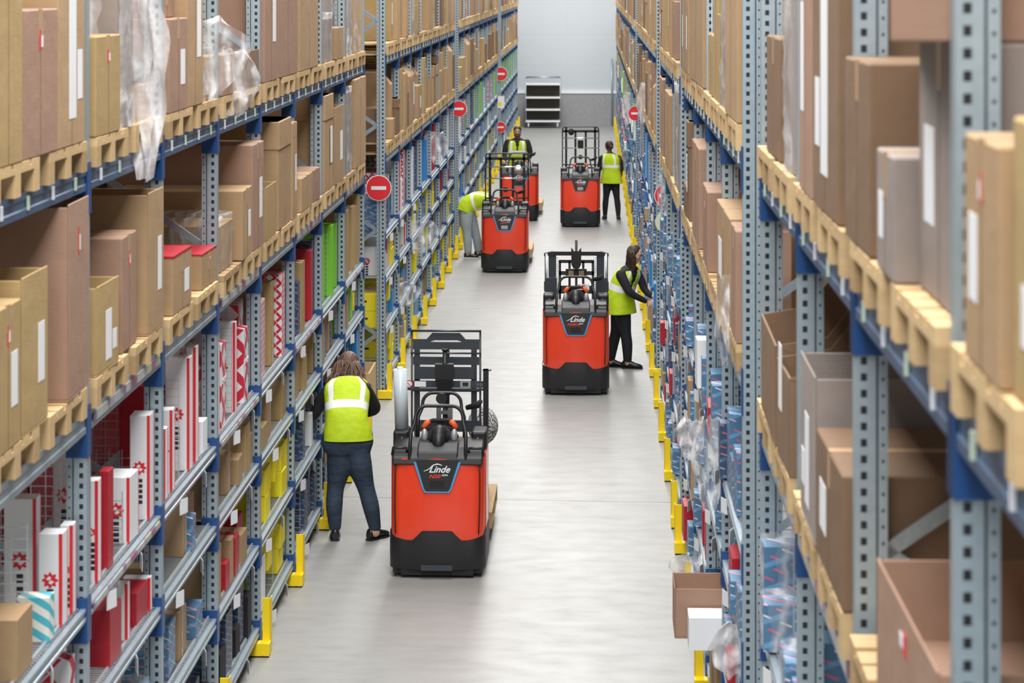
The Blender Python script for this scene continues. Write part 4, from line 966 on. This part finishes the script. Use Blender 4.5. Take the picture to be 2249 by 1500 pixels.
        for z in (1.50, 1.16, 1.70): put('cross_tube', MB().tube([(-w - .01, Yr - .03, z), (w + .01, Yr - .03, z)], .011, 8).mesh('cross_tube', M['chrome' if z != 1.16 else 'tblk']), o)
        if not dark: put('head_mirror', MB().ball((-.19, Yr - .06, 1.83), .062, .04, .07, 14, 8).mesh('head_mirror', M['rubber']), o)
        if not dark: put('terminal_screen', MB().box(-.06, .06, Yr - .06, Yr - .03, 1.50, 1.66).mesh('terminal_screen', M['rubber']), o)
    put('control_arm', MB().tube([(.20, .75, 1.28), (.30, .72, 1.31), (.33, .70, 1.35)], [.02, .03, .018], 8).mesh('control_arm', M['rubber']), o)
    put('steer_post', MB().box(-.05, .05, .5, .62, .17, 1.12).mesh('steer_post', M['tblk']), o)
    put('rear_frame', MB().box(-.37, .37, 1.13, 1.24, .06, .5).mesh('rear_frame', M['tblk']), o)
    for sx in (-1, 1): put('fork', MB().box(sx * .17, sx * .35, 1.24, 2.45, .055, .10).mesh('fork', M['tgrey']), o)
    if light: put('headlamp', MB().ball((-.02, .055, 1.10), .05, .02, .034, 14, 8).mesh('headlamp', M['lamp']), o)
    return o
def TX(x, y): d = F * H / (y + 50); return (x - 1300) * d / F, d
def load_pallet(X, Y, label, yaw=0):
    o = pallet(X + .4, Y + .6, .105, label, None, True, 'pallet', R(90)); return o
x, y = TX(959, 1272); truck(x, y, 'red picker truck beside the woman in jeans, with film roll and label bar', 'mast', R(-.3), 'N20')
load_pallet(x, y + 1.35, 'pine pallet on the forks of the truck beside the woman in jeans')
o = put('load_carton', MB().box(-.38, .33, 0, .9, 0, .50).mesh('carton', M['tan']), None, (x, y + 1.38, .252)); tag(o, 'tan carton on the forks of the truck beside the woman in jeans', 'carton'); bevel(o, .008)
m_ = mat('grey_marled_cloth', (.4, .4, .4), .9); k = NT(m_); k.l(k.mix(k.val('GREATER_THAN', k.noise(k.obj(), 60, 3), .5), (.10, .10, .10), (.6, .6, .58)), k.b.inputs['Base Color'])
b = MB(); b.ball((0, 0, .17), .14, .2, .17, 18, 12); o = put('grey_bundle', b.mesh('grey_bundle', m_), None, (x + .30, y + 1.75, .772)); tag(o, 'marled grey fabric bundle on the carton behind film-roll truck', 'bundle')
o = put('film_roll', MB().tube([(0, 0, 0), (0, 0, .50)], .058, 24).mesh('film_roll', M['film_roll']), None, (x - .33, y + .47, 1.157), (R(2), R(-1.5), 0))
put('film_core', MB().cyl((0, 0, .46), .025, .06, 'z', 20).mesh('film_core', mat('wound_film', (.62, .68, .74), .25)), o)
tag(o, 'upright roll of clear stretch film on truck beside the woman in jeans', 'film roll')
x, y = TX(1264, 868); truck(x, y, 'red picker truck with short chain mast beside dark-haired woman', 'initial', 0, 'N20HP')
x, y = TX(1107.5, 600); truck(x, y, 'red picker truck with openwork backrest in front of bending person', 'tall', 0, 'N20', dark=True)
load_pallet(x + .03, y + 1.35, 'pine pallet on the forks of the truck by the bending person')
x, y = TX(1274, 499); truck(x, y, 'empty red picker truck with tall black backrest beside woman in leggings', 'tall', 0, 'N20', rim=False)
x, y = TX(1140, 486); truck(x, y, 'red picker truck with lit lamp driven by bearded man', 'low', R(1.5), 'N20', light=True, dark=True)
load_pallet(x + .04, y + 1.35, 'pine pallet on the forks of the truck driven by bearded man')
# ------------------------------------------------------------------ people
V = Vector
def loft(b, pts, side, sizes, seg=28, pw=2.4):
    """elliptical sections along a spine; side = width direction, sizes = (half width, half depth)"""
    pts = [V(p) for p in pts]; side = V(side).normalized(); rs = []
    for i, p in enumerate(pts):
        d = (pts[min(i + 1, len(pts) - 1)] - pts[max(i - 1, 0)]).normalized(); f = side.cross(d).normalized(); w, dp = sizes[i]; q = []
        for j in range(seg):
            a = 2 * math.pi * j / seg; c, s_ = math.cos(a), math.sin(a); kk = (abs(c) ** pw + abs(s_) ** pw) ** (-1 / pw)
            q.append(tuple(p + side * (w * c * kk) + f * (dp * s_ * kk)))
        rs.append(q)
    b.smooth = True; b.rings(rs); b.smooth = False; return rs
def dense(pts, vals, n):
    """resample a spine and its sizes smoothly"""
    out, ov = [], []; L = len(pts) - 1
    for i in range(n + 1):
        t = i / n * L; k0 = min(int(t), L - 1); u = t - k0
        def cr(a, b_, c, d): return .5 * (2 * b_ + (c - a) * u + (2 * a - 5 * b_ + 4 * c - d) * u * u + (-a + 3 * b_ - 3 * c + d) * u ** 3)
        P4 = [pts[max(k0 - 1, 0)], pts[k0], pts[k0 + 1], pts[min(k0 + 2, L)]]; V4 = [vals[max(k0 - 1, 0)], vals[k0], vals[k0 + 1], vals[min(k0 + 2, L)]]
        out.append(tuple(cr(*[P4[q][c] for q in range(4)]) for c in range(3))); ov.append(tuple(max(.005, cr(*[V4[q][c] for q in range(4)])) for c in range(2)))
    return out, ov
def limb(b, pts, rs, seg=14):
    pts = [tuple(p) for p in pts]; p, r = dense(pts, [(x, x) for x in rs], len(pts) * 4)
    b.tube(p, [x[0] for x in r], seg); b.ball(p[0], r[0][0], seg=12, rings=8); b.ball(p[-1], r[-1][0], seg=12, rings=8)
def frame(fwd, up):
    f = V(fwd).normalized(); u = V(up); s_ = f.cross(u).normalized(); u = s_.cross(f).normalized(); return s_, f, u
def rotm(fwd, up):
    s_, f, u = frame(fwd, up); return Matrix((s_, f, u)).transposed()
def head(b, c, fwd, up=(0, 0, 1), k_=1.0):
    m_ = rotm(fwd, up); c = V(c); g = lambda x, y, z: tuple(c + m_ @ V((x * k_, y * k_, z * k_)))
    b.ball(c, .074 * k_, .092 * k_, .100 * k_, 20, 14, m_); b.ball(g(0, .022, -.045), .054 * k_, .062 * k_, .062 * k_, 16, 10, m_)
    b.ball(g(0, .055, -.088), .026 * k_, .024 * k_, .020 * k_, 12, 8, m_)
    b.tube([g(0, .082, .012), g(0, .096, -.012), g(0, .106, -.030)], [.008 * k_, .011 * k_, .015 * k_], 10); b.ball(g(0, .088, -.056), .022 * k_, .010 * k_, .008 * k_, 10, 6, m_)
    for s_ in (-1, 1): b.ball(g(s_ * .076, -.008, -.012), .010 * k_, .018 * k_, .030 * k_, 10, 8, m_); b.ball(g(s_ * .03, .074, .022), .018 * k_, .012 * k_, .008 * k_, 10, 6, m_); b.ball(g(s_ * .036, .064, -.025), .022 * k_, .02 * k_, .02 * k_, 10, 6, m_)
    return g, m_
def face(o, g, m_, skinm, hairm, brows=True):
    for s_ in (-1, 1):
        put('eye', MB().ball(g(s_ * .030, .080, .002), .009, .007, .0045, 10, 6, m_).mesh('eye', M['ink']), o)
        put('eyebrow', MB().tube([g(s_ * .014, .089, .020), g(s_ * .030, .089, .026), g(s_ * .046, .080, .020)], [.003, .004, .002], 6).mesh('eyebrow', hairm), o)
    put('mouth', MB().ball(g(0, .094, -.056), .021, .006, .006, 10, 6, m_).mesh('mouth', M['lips']), o)
def hand(b, w, d, n, curl=.5, side=1, k_=1.0):
    """w wrist, d pointing direction, n palm normal (where the fingers curl to)"""
    d = V(d).normalized(); n = V(n); s_ = d.cross(n).normalized() * side; n = (n - d * n.dot(d)).normalized(); w = V(w)
    m_ = Matrix((s_, d, n)).transposed()
    b.ball(w + d * .045 * k_, .041 * k_, .050 * k_, .015 * k_, 14, 8, m_)
    for i, (off, L, r) in enumerate(((-.028, .066, .0085), (-.010, .076, .009), (.010, .071, .0088), (.028, .056, .008))):
        p = w + d * .078 * k_ + s_ * off * k_; pts = [p]; a = curl * (.35 + .1 * i)
        dd = d.copy()
        for q in range(3):
            dd = (d * math.cos(a * (q + 1)) + n * math.sin(a * (q + 1)) + s_ * off * 2.5).normalized(); pts.append(pts[-1] + dd * L * (.42, .32, .26)[q] * k_)
        b.tube(pts, [r * k_, r * k_, r * .92 * k_, r * .75 * k_], 8); b.ball(pts[-1], r * .75 * k_, seg=8, rings=6)
    t0 = w + d * .02 * k_ - s_ * .026 * k_; t1 = t0 + (d * .6 - s_ * .75 + n * .25).normalized() * .038 * k_; t2 = t1 + (d * .9 - s_ * .25 + n * .4).normalized() * .032 * k_
    b.tube([t0, t1, t2], [.013 * k_, .011 * k_, .008 * k_], 8); b.ball(t2, .008 * k_, seg=8, rings=6)
def cloth(name, b, m, parent, vox=.012):
    o = put(name, b.mesh(name, m), parent); r = o.modifiers.new('merge', 'REMESH'); r.mode = 'VOXEL'; r.voxel_size = vox; r.use_smooth_shade = True
    s_ = o.modifiers.new('soft', 'SMOOTH'); s_.factor = .5; s_.iterations = 4; return o
def shoe(o, ankle, d, m=None, sole=None, L=.26):
    d = V((d[0], d[1], 0)).normalized(); s_ = V((d.y, -d.x, 0)); a = V((ankle[0], ankle[1], 0)); b = MB()
    b.smooth = True; rs = []
    for t, w, h in ((-.07, .026, .07), (-.055, .036, .095), (0, .038, .10), (.05, .040, .085), (.10, .045, .062), (.15, .043, .05), (.18, .030, .036), (.192, .012, .024)):
        q = []
        for j in range(14):
            an = 2 * math.pi * j / 14; q.append(tuple(a + d * t * L / .26 + s_ * (w * math.cos(an)) + V((0, 0, .012 + h / 2 + h / 2 * math.sin(an)))))
        rs.append(q)
    b.rings(rs); x = put('shoe', b.mesh('shoe', m or M['shoe']), o)
    sl = [(-.075, .028), (-.05, .04), (.05, .043), (.11, .048), (.16, .045), (.195, .02)]; pts = [a + d * t * L / .26 + s_ * w for t, w in sl] + [a + d * t * L / .26 - s_ * w for t, w in reversed(sl)]
    q = MB().prism([(p.x, p.y) for p in pts], 'z', 0, .016).mesh('sole', sole or M['rubber']); fixn(q); put('sole', q, x)
def vest(o, spine, side, sizes, vert=(.40, .66), bandt=(.30, .42), n=46, flare=1.0, front_only=False, open_front=0):
    pts, sz = dense(spine, sizes, n); b = MB(); seg = 72
    rs = loft(b, pts, side, sz, seg, 2.5); b.f = []; b.m = []; b.sm = []
    for i in range(n):
        t = i / n
        for j in range(seg):
            a = 2 * math.pi * (j + .5) / seg; u = abs(math.cos(a))
            back = math.sin(a) > 0
            band = bandt[0] < t < bandt[1] or (t >= bandt[1] and vert[0] < u < vert[1])
            b.mi = 1 if band else 0
            if open_front and math.sin(a) * open_front > 0 and u < (t - .42) * .85: continue      # the V neck
            k2 = (j + 1) % seg; b.smooth = True; b._f([i * seg + j, i * seg + k2, (i + 1) * seg + k2, (i + 1) * seg + j])
    me = b.mesh('hi_vis_vest', [M['hiviz'], M['reflect']]); x = put('hi_vis_vest', me, o)
    # soft folds
    for v in me.vertices:
        d = noise.noise(V((v.co.x * 9, v.co.y * 9, v.co.z * 5))) * .010; v.co.x += d; v.co.y += d
    q = x.modifiers.new('thick', 'SOLIDIFY'); q.thickness = .006; q.offset = 1; return x
def strands(b, g, roots, length, droop, r=.010, seed=1, spread=.02):
    rn_ = random.Random(seed)
    for (x, y, z, ox, oy) in roots:
        p = [V(g(x, y, z))]; L = length * rn_.uniform(.8, 1.1)
        for q in range(1, 6):
            t = q / 5; p.append(V(g(x, y, z)) + V((ox * t + .012 * math.sin(t * 9 + x * 60), oy * t + .010 * math.cos(t * 8 + z * 50), -L * t)) * 1.0 + V((rn_.uniform(-1, 1), rn_.uniform(-1, 1), 0)) * spread * t)
        b.tube(p, [r, r * 1.3, r * 1.3, r * 1.1, r * .8, r * .35], 6)
# --- woman in jeans at the left rack
o = empty('person', (-2.085, 21.3, 0)); tag(o, 'person in jeans, long wavy brown hair, reaching into the left rack shelves', 'person', 'people picking goods')
S1 = (1, .12, 0); sp1 = [(-.08, -.01, .80), (-.08, -.01, .92), (-.09, .02, 1.05), (-.10, .11, 1.18), (-.105, .20, 1.29), (-.105, .255, 1.36), (-.105, .29, 1.41)]
b = MB(); limb(b, [(-.19, 0, .07), (-.19, 0, .44), (-.16, .01, .86)], [.045, .06, .1]); limb(b, [(.165, 0, .07), (.09, .01, .44), (.02, .01, .86)], [.045, .06, .1])
loft(b, sp1, S1, [(.17, .11), (.17, .11), (.14, .10), (.15, .10), (.16, .10), (.13, .08), (.05, .05)])
limb(b, [(-.105, .27, 1.37), (-.108, .35, 1.44)], [.048, .05]); g, m_ = head(b, (-.11, .40, 1.475), (0, .85, -.5), (0, .5, .85))
limb(b, [(-.25, .22, 1.30), (-.40, .25, 1.08), (-.52, .36, .98)], [.045, .035, .025]); limb(b, [(.06, .24, 1.30), (.11, .40, 1.09), (-.12, .56, 1.0)], [.045, .035, .025])
hand(b, (-.53, .365, .975), (-.9, .2, -.2), (0, 0, -1), .7, 1); hand(b, (-.14, .57, 1.0), (-.8, .5, -.1), (0, 0, -1), .7, -1)
body = cloth('body', b, M['skin'], o, .008)
b = MB()
limb(b, [(-.19, 0, .12), (-.195, -.015, .30), (-.185, .005, .46), (-.155, 0, .64), (-.145, .01, .84)], [.056, .075, .078, .108, .122])
limb(b, [(.163, 0, .12), (.130, -.015, .30), (.085, .005, .46), (.035, .0, .64), (-.01, .01, .84)], [.056, .075, .078, .108, .122])
loft(b, [(-.08, 0, .78), (-.08, -.005, .86), (-.08, 0, .94), (-.085, .01, 1.04)], S1, [(.205, .12), (.232, .135), (.225, .13), (.185, .11)])
cloth('jeans', b, M['denim'], o)
b = MB(); loft(b, sp1[2:], S1, [(.165, .11), (.18, .115), (.185, .11), (.15, .085), (.07, .06)])
limb(b, [(-.25, .20, 1.30), (-.34, .23, 1.19), (-.40, .25, 1.07), (-.51, .355, .98)], [.066, .06, .05, .038]); limb(b, [(.05, .20, 1.30), (.10, .30, 1.19), (.12, .40, 1.08), (-.10, .55, 1.0)], [.066, .06, .05, .038])
cloth('black_top', b, M['black_cloth'], o)
vest(o, [(-.08, -.005, .89), (-.082, 0, .97), (-.09, .03, 1.07), (-.10, .11, 1.18), (-.105, .20, 1.29), (-.105, .25, 1.355), (-.105, .275, 1.39)], S1, [(.225, .15), (.212, .14), (.195, .135), (.20, .13), (.205, .125), (.165, .095), (.09, .06)], vert=(.56, .74), bandt=(.38, .47))
b = MB(); b.smooth = True; b.ball(g(0, -.02, .02), .098, .108, .108, 20, 14, m_)
rn_ = random.Random(3); rt = []
for q in range(230):
    a = rn_.uniform(.0, math.pi * 2); e_ = rn_.uniform(.0, 1.0); rt.append((.085 * math.cos(a) * (.4 + .6 * e_), -.03 + .08 * math.sin(a) * e_, .10 - .07 * e_, .10 * math.cos(a) * (.5 + e_ * .8), -.13 - .05 * rn_.random()))
strands(b, g, rt, .22, 0, .0095, 4, .03); put('wavy_hair', b.mesh('wavy_hair', M['hair_brown']), o)
shoe(o, (-.19, .01), (-.1, 1)); shoe(o, (.15, .02), (.6, .8))
# --- dark-haired woman at the right rack
o = empty('person', (.36, 30.8, 0)); tag(o, 'dark-haired person in black clothes and vest reaching into the right rack', 'person', 'people picking goods')
S2 = (.64, .77, 0); sp2 = [(.0, 0, .72), (.0, 0, .84), (.01, 0, .97), (.05, -.005, 1.10), (.095, -.01, 1.20), (.125, -.01, 1.27), (.14, -.01, 1.31)]
b = MB(); limb(b, [(.09, -.05, .07), (.06, -.05, .43), (.02, -.06, .80)], [.045, .06, .09]); limb(b, [(-.12, .06, .07), (-.05, .06, .44), (-.02, .07, .80)], [.045, .06, .09])
loft(b, sp2, S2, [(.15, .11), (.15, .11), (.13, .10), (.15, .10), (.16, .10), (.12, .08), (.05, .05)])
limb(b, [(.135, -.01, 1.26), (.165, -.02, 1.38)], [.046, .047]); g, m_ = head(b, (.185, -.025, 1.455), (.9, -.30, -.32), (.3, 0, .95))
limb(b, [(.0, -.15, 1.20), (.13, -.20, .975), (.33, -.14, .865)], [.045, .035, .024]); limb(b, [(.23, .13, 1.19), (.31, .08, .99), (.41, .02, .91)], [.045, .035, .024])
hand(b, (.34, -.135, .862), (.8, .25, -.5), (-.3, .6, -.6), .35, 1); hand(b, (.415, .015, .905), (.9, -.1, -.1), (0, 0, -1), .6, -1)
cloth('body', b, M['skin'], o, .007); face(o, g, m_, M['skin'], M['hair_dark'])
b = MB()
limb(b, [(.09, -.05, .11), (.085, -.055, .30), (.065, -.055, .45), (.04, -.055, .62), (.02, -.05, .78)], [.055, .070, .074, .098, .112])
limb(b, [(-.12, .06, .11), (-.09, .06, .30), (-.055, .06, .45), (-.03, .06, .62), (-.015, .06, .78)], [.055, .070, .074, .098, .112])
loft(b, [(0, 0, .72), (0, 0, .80), (0, 0, .88), (0, 0, .96)], S2, [(.16, .125), (.185, .135), (.18, .13), (.15, .11)]); cloth('black_trousers', b, M['black_cloth'], o)
b = MB(); loft(b, sp2[2:], S2, [(.15, .11), (.17, .115), (.18, .11), (.14, .085), (.065, .055)])
limb(b, [(.005, -.14, 1.20), (.06, -.18, 1.09), (.13, -.20, .98), (.31, -.145, .875)], [.068, .06, .05, .036]); limb(b, [(.21, .13, 1.19), (.27, .11, 1.09), (.31, .08, .99), (.39, .03, .915)], [.065, .056, .047, .035]); cloth('black_top', b, M['black_cloth'], o)
vest(o, [(-.01, 0, .70), (-.01, 0, .80), (.0, 0, .93), (.045, -.005, 1.08), (.09, -.01, 1.19), (.118, -.01, 1.255), (.132, -.01, 1.29)], S2, [(.225, .185), (.21, .17), (.188, .15), (.188, .135), (.19, .125), (.15, .095), (.085, .065)], vert=(.44, .64), bandt=(.40, .48), open_front=1)
b = MB(); b.smooth = True; b.ball(g(0, -.022, .018), .086, .094, .098, 20, 14, m_); rt = []; rn_ = random.Random(8)
for q in range(120):
    a = rn_.uniform(math.pi * .92, math.pi * 2.08); rt.append((.078 * math.cos(a), -.02 + .075 * math.sin(a), .05 * rn_.random(), -.02 + .03 * math.cos(a), -.02))
strands(b, g, rt, .27, 0, .015, 9, .008); put('long_hair', b.mesh('long_hair', M['hair_dark']), o)
shoe(o, (.09, -.05), (1, -.15)); shoe(o, (-.12, .06), (1, -.1))
# --- bearded driver
px_, py_ = -1.555, 50.22
o = empty('person', (px_, py_, .17)); tag(o, 'bearded person in vest standing on the truck with lit lamp', 'person', 'people picking goods')
S3 = (1, 0, 0); sp3 = [(0, 0, .84), (0, 0, .95), (0, -.01, 1.08), (0, -.01, 1.22), (0, 0, 1.34), (0, .01, 1.42), (0, .01, 1.47)]
b = MB(); limb(b, [(-.10, 0, .07), (-.10, 0, .48), (-.09, 0, .9)], [.045, .06, .09]); limb(b, [(.10, 0, .07), (.10, 0, .48), (.09, 0, .9)], [.045, .06, .09])
loft(b, sp3, S3, [(.16, .11), (.16, .11), (.15, .10), (.17, .11), (.18, .11), (.14, .09), (.06, .06)]); limb(b, [(0, .01, 1.40), (0, -.005, 1.52)], [.055, .055])
g, m_ = head(b, (0, -.02, 1.60), (.02, -1, -.08))
limb(b, [(-.21, 0, 1.37), (-.26, -.05, 1.12), (-.20, -.27, 1.0)], [.05, .04, .028]); limb(b, [(.21, 0, 1.37), (.27, -.05, 1.12), (.22, -.27, 1.0)], [.05, .04, .028])
hand(b, (-.20, -.28, 1.0), (.3, -.9, .1), (0, 0, -1), .8, 1); hand(b, (.22, -.28, 1.0), (-.3, -.9, .1), (0, 0, -1), .8, -1)
cloth('body', b, M['skin_olive'], o, .009); face(o, g, m_, M['skin_olive'], M['hair_dark'])
b = MB(); b.smooth = True; b.ball(g(0, -.022, .034), .084, .098, .084, 18, 12, m_); put('short_hair', b.mesh('short_hair', M['hair_dark']), o)
b = MB(); b.smooth = True
for a in range(-6, 7): b.ball(g(.060 * math.sin(a * .24), .045 + .035 * math.cos(a * .3), -.075 - .018 * math.cos(a * .26)), .013, .010, .014, 8, 6, m_)
for sx in (-1, 1): b.ball(g(sx * .062, .018, -.045), .008, .015, .028, 8, 6, m_)
b.ball(g(0, .096, -.044), .026, .007, .006, 8, 6, m_); put('beard', b.mesh('beard', M['hair_dark']), o)
b = MB(); limb(b, [(-.10, 0, .10), (-.10, 0, .48), (-.09, 0, .85)], [.07, .08, .11]); limb(b, [(.10, 0, .10), (.10, 0, .48), (.09, 0, .85)], [.07, .08, .11]); loft(b, [(0, 0, .8), (0, 0, .9), (0, 0, 1.0)], S3, [(.18, .13), (.185, .13), (.17, .12)]); cloth('black_trousers', b, M['black_cloth'], o)
b = MB(); loft(b, sp3[1:], S3, [(.17, .12), (.17, .12), (.185, .125), (.195, .12), (.16, .10), (.065, .065)])
for sx in (-1, 1): limb(b, [(sx * .20, 0, 1.37), (sx * .245, -.02, 1.25), (sx * .265, -.05, 1.12), (sx * .21, -.25, 1.005)], [.072, .064, .055, .04])
cloth('black_top', b, M['black_cloth'], o)
vest(o, [(0, 0, .86), (0, 0, .95), (0, -.01, 1.08), (0, -.01, 1.22), (0, 0, 1.34), (0, .01, 1.40), (0, .01, 1.435)], S3, [(.20, .155), (.195, .15), (.19, .145), (.20, .145), (.195, .135), (.16, .105), (.09, .07)], vert=(.48, .70), bandt=(.38, .47), open_front=1)
shoe(o, (-.10, 0), (0, -1)); shoe(o, (.10, 0), (0, -1))
# --- person bending at the left rack
o = empty('person', (-2.14, 42.85, 0)); tag(o, 'person in grey jeans bending low behind the openwork backrest truck', 'person', 'people picking goods')
S4 = (.25, 1, 0); sp4 = [(-.06, 0, .80), (-.07, 0, .88), (-.01, 0, .97), (.10, 0, 1.03), (.22, 0, 1.04), (.32, 0, 1.02), (.37, 0, 1.0)]
b = MB(); limb(b, [(-.06, -.12, .07), (-.08, -.11, .44), (-.09, -.09, .82)], [.045, .06, .09]); limb(b, [(.11, .10, .07), (.05, .10, .45), (-.06, .09, .82)], [.045, .06, .09])
loft(b, sp4, S4, [(.15, .11), (.16, .11), (.15, .11), (.16, .11), (.17, .11), (.13, .09), (.05, .05)]); limb(b, [(.33, 0, 1.01), (.42, 0, .97)], [.05, .05])
g, m_ = head(b, (.49, 0, .93), (.5, 0, -.85), (.85, 0, .5))
limb(b, [(.28, -.19, .99), (.38, -.22, .76), (.52, -.20, .60)], [.045, .035, .025]); limb(b, [(.32, .19, .99), (.42, .22, .76), (.55, .20, .60)], [.045, .035, .025])
hand(b, (.53, -.20, .59), (.6, 0, -.7), (0, 1, 0), .5, 1); hand(b, (.56, .20, .59), (.6, 0, -.7), (0, -1, 0), .5, -1); cloth('body', b, M['skin'], o, .010)
b = MB(); limb(b, [(-.06, -.12, .13), (-.065, -.12, .30), (-.08, -.11, .46), (-.095, -.10, .64), (-.085, -.08, .80)], [.068, .078, .085, .112, .125]); limb(b, [(.11, .10, .13), (.09, .10, .30), (.05, .10, .46), (-.01, .10, .64), (-.06, .08, .80)], [.068, .078, .085, .112, .125])
loft(b, [(-.07, 0, .76), (-.08, 0, .84), (-.05, 0, .92), (.0, 0, .98)], S4, [(.19, .125), (.20, .135), (.18, .12), (.15, .10)]); cloth('grey_jeans', b, M['greycloth'], o)
b = MB(); loft(b, sp4[2:], S4, [(.15, .11), (.16, .115), (.17, .11), (.13, .09), (.065, .055)])
for sx, dx in ((-1, 0), (1, .04)): limb(b, [(.26 + dx, sx * .18, .99), (.33 + dx, sx * .21, .88), (.39 + dx, sx * .22, .76)], [.066, .058, .05])
cloth('black_top', b, M['black_cloth'], o)
vest(o, [(-.10, 0, .84), (-.07, 0, .91), (-.01, 0, .96), (.10, 0, 1.0), (.22, 0, 1.01), (.31, 0, 1.0), (.36, 0, .985)], S4, [(.215, .15), (.21, .155), (.20, .165), (.20, .17), (.20, .15), (.16, .10), (.085, .06)], vert=(.48, .68), bandt=(.42, .50))
b = MB(); b.smooth = True; b.ball(g(0, -.02, .02), .085, .1, .1, 16, 10, m_); put('hair', b.mesh('hair', M['hair_brown']), o)
shoe(o, (-.06, -.12), (1, -.1), None, M['sole']); shoe(o, (.11, .10), (1, -.05), None, M['sole'])
# --- person in leggings by the far right rack
o = empty('person', (.395, 49.5, 0)); tag(o, 'person in black leggings, auburn bun, standing before the right rack, back turned', 'person', 'people picking goods')
S5 = (1, -.25, 0); sp5 = [(0, 0, .78), (0, 0, .90), (0, 0, 1.03), (-.01, 0, 1.16), (-.02, .0, 1.27), (-.03, .01, 1.345), (-.035, .01, 1.39)]
b = MB(); limb(b, [(-.13, .02, .07), (-.11, .01, .46), (-.08, 0, .86)], [.04, .055, .085]); limb(b, [(.14, -.04, .07), (.11, -.02, .46), (.08, 0, .86)], [.04, .055, .085])
loft(b, sp5, S5, [(.15, .11), (.16, .11), (.13, .10), (.15, .10), (.16, .10), (.12, .08), (.05, .05)]); limb(b, [(-.03, .01, 1.34), (-.04, .03, 1.45)], [.046, .046])
g, m_ = head(b, (-.05, .035, 1.515), (-.35, .9, -.15))
limb(b, [(-.20, .02, 1.27), (-.245, .0, 1.02), (-.25, .06, .80)], [.045, .036, .025]); limb(b, [(.16, -.03, 1.26), (.20, .04, 1.02), (.19, .16, .86)], [.045, .036, .025])
hand(b, (-.25, .065, .79), (0, .1, -1), (1, 0, 0), .4, 1); hand(b, (.19, .17, .85), (0, .6, -.7), (-1, 0, 0), .4, -1); cloth('body', b, M['skin_dark'], o, .009)
b = MB(); limb(b, [(-.13, .02, .10), (-.125, .01, .30), (-.11, .01, .47), (-.09, 0, .66), (-.08, 0, .84)], [.045, .062, .064, .088, .105]); limb(b, [(.14, -.04, .10), (.13, -.03, .30), (.11, -.02, .47), (.085, 0, .66), (.07, 0, .84)], [.045, .062, .064, .088, .105])
loft(b, [(0, 0, .78), (0, 0, .86), (0, 0, .94), (0, 0, 1.02)], S5, [(.17, .12), (.185, .13), (.175, .12), (.145, .11)]); cloth('leggings', b, M['black_cloth'], o)
b = MB(); loft(b, sp5[2:], S5, [(.145, .11), (.165, .115), (.175, .11), (.135, .085), (.06, .055)])
for sx in (-1, 1): limb(b, [(-.02 + sx * .17, 0, 1.27), (-.02 + sx * .21, .01, 1.16), (-.02 + sx * .225, .01, 1.04)], [.066, .058, .052])
cloth('black_top', b, M['black_cloth'], o)
vest(o, [(0, 0, .76), (0, 0, .87), (0, 0, 1.0), (-.01, 0, 1.14), (-.02, 0, 1.26), (-.03, .005, 1.33), (-.033, .01, 1.365)], S5, [(.23, .16), (.21, .15), (.185, .14), (.19, .135), (.19, .125), (.15, .095), (.085, .065)], vert=(.48, .66), bandt=(.42, .50))
b = MB(); b.smooth = True; b.ball(g(0, -.02, .02), .083, .095, .098, 18, 12, m_); b.ball(g(0, -.12, -.03), .045, .04, .045, 12, 8, m_); put('hair_bun', b.mesh('hair_bun', M['hair_red']), o)
for a, d in (((-.13, .02), (-.2, 1)), ((.14, -.04), (.1, 1))): shoe(o, a, d, None, M['silver'])
print('OBJECTS', len(bpy.data.objects))
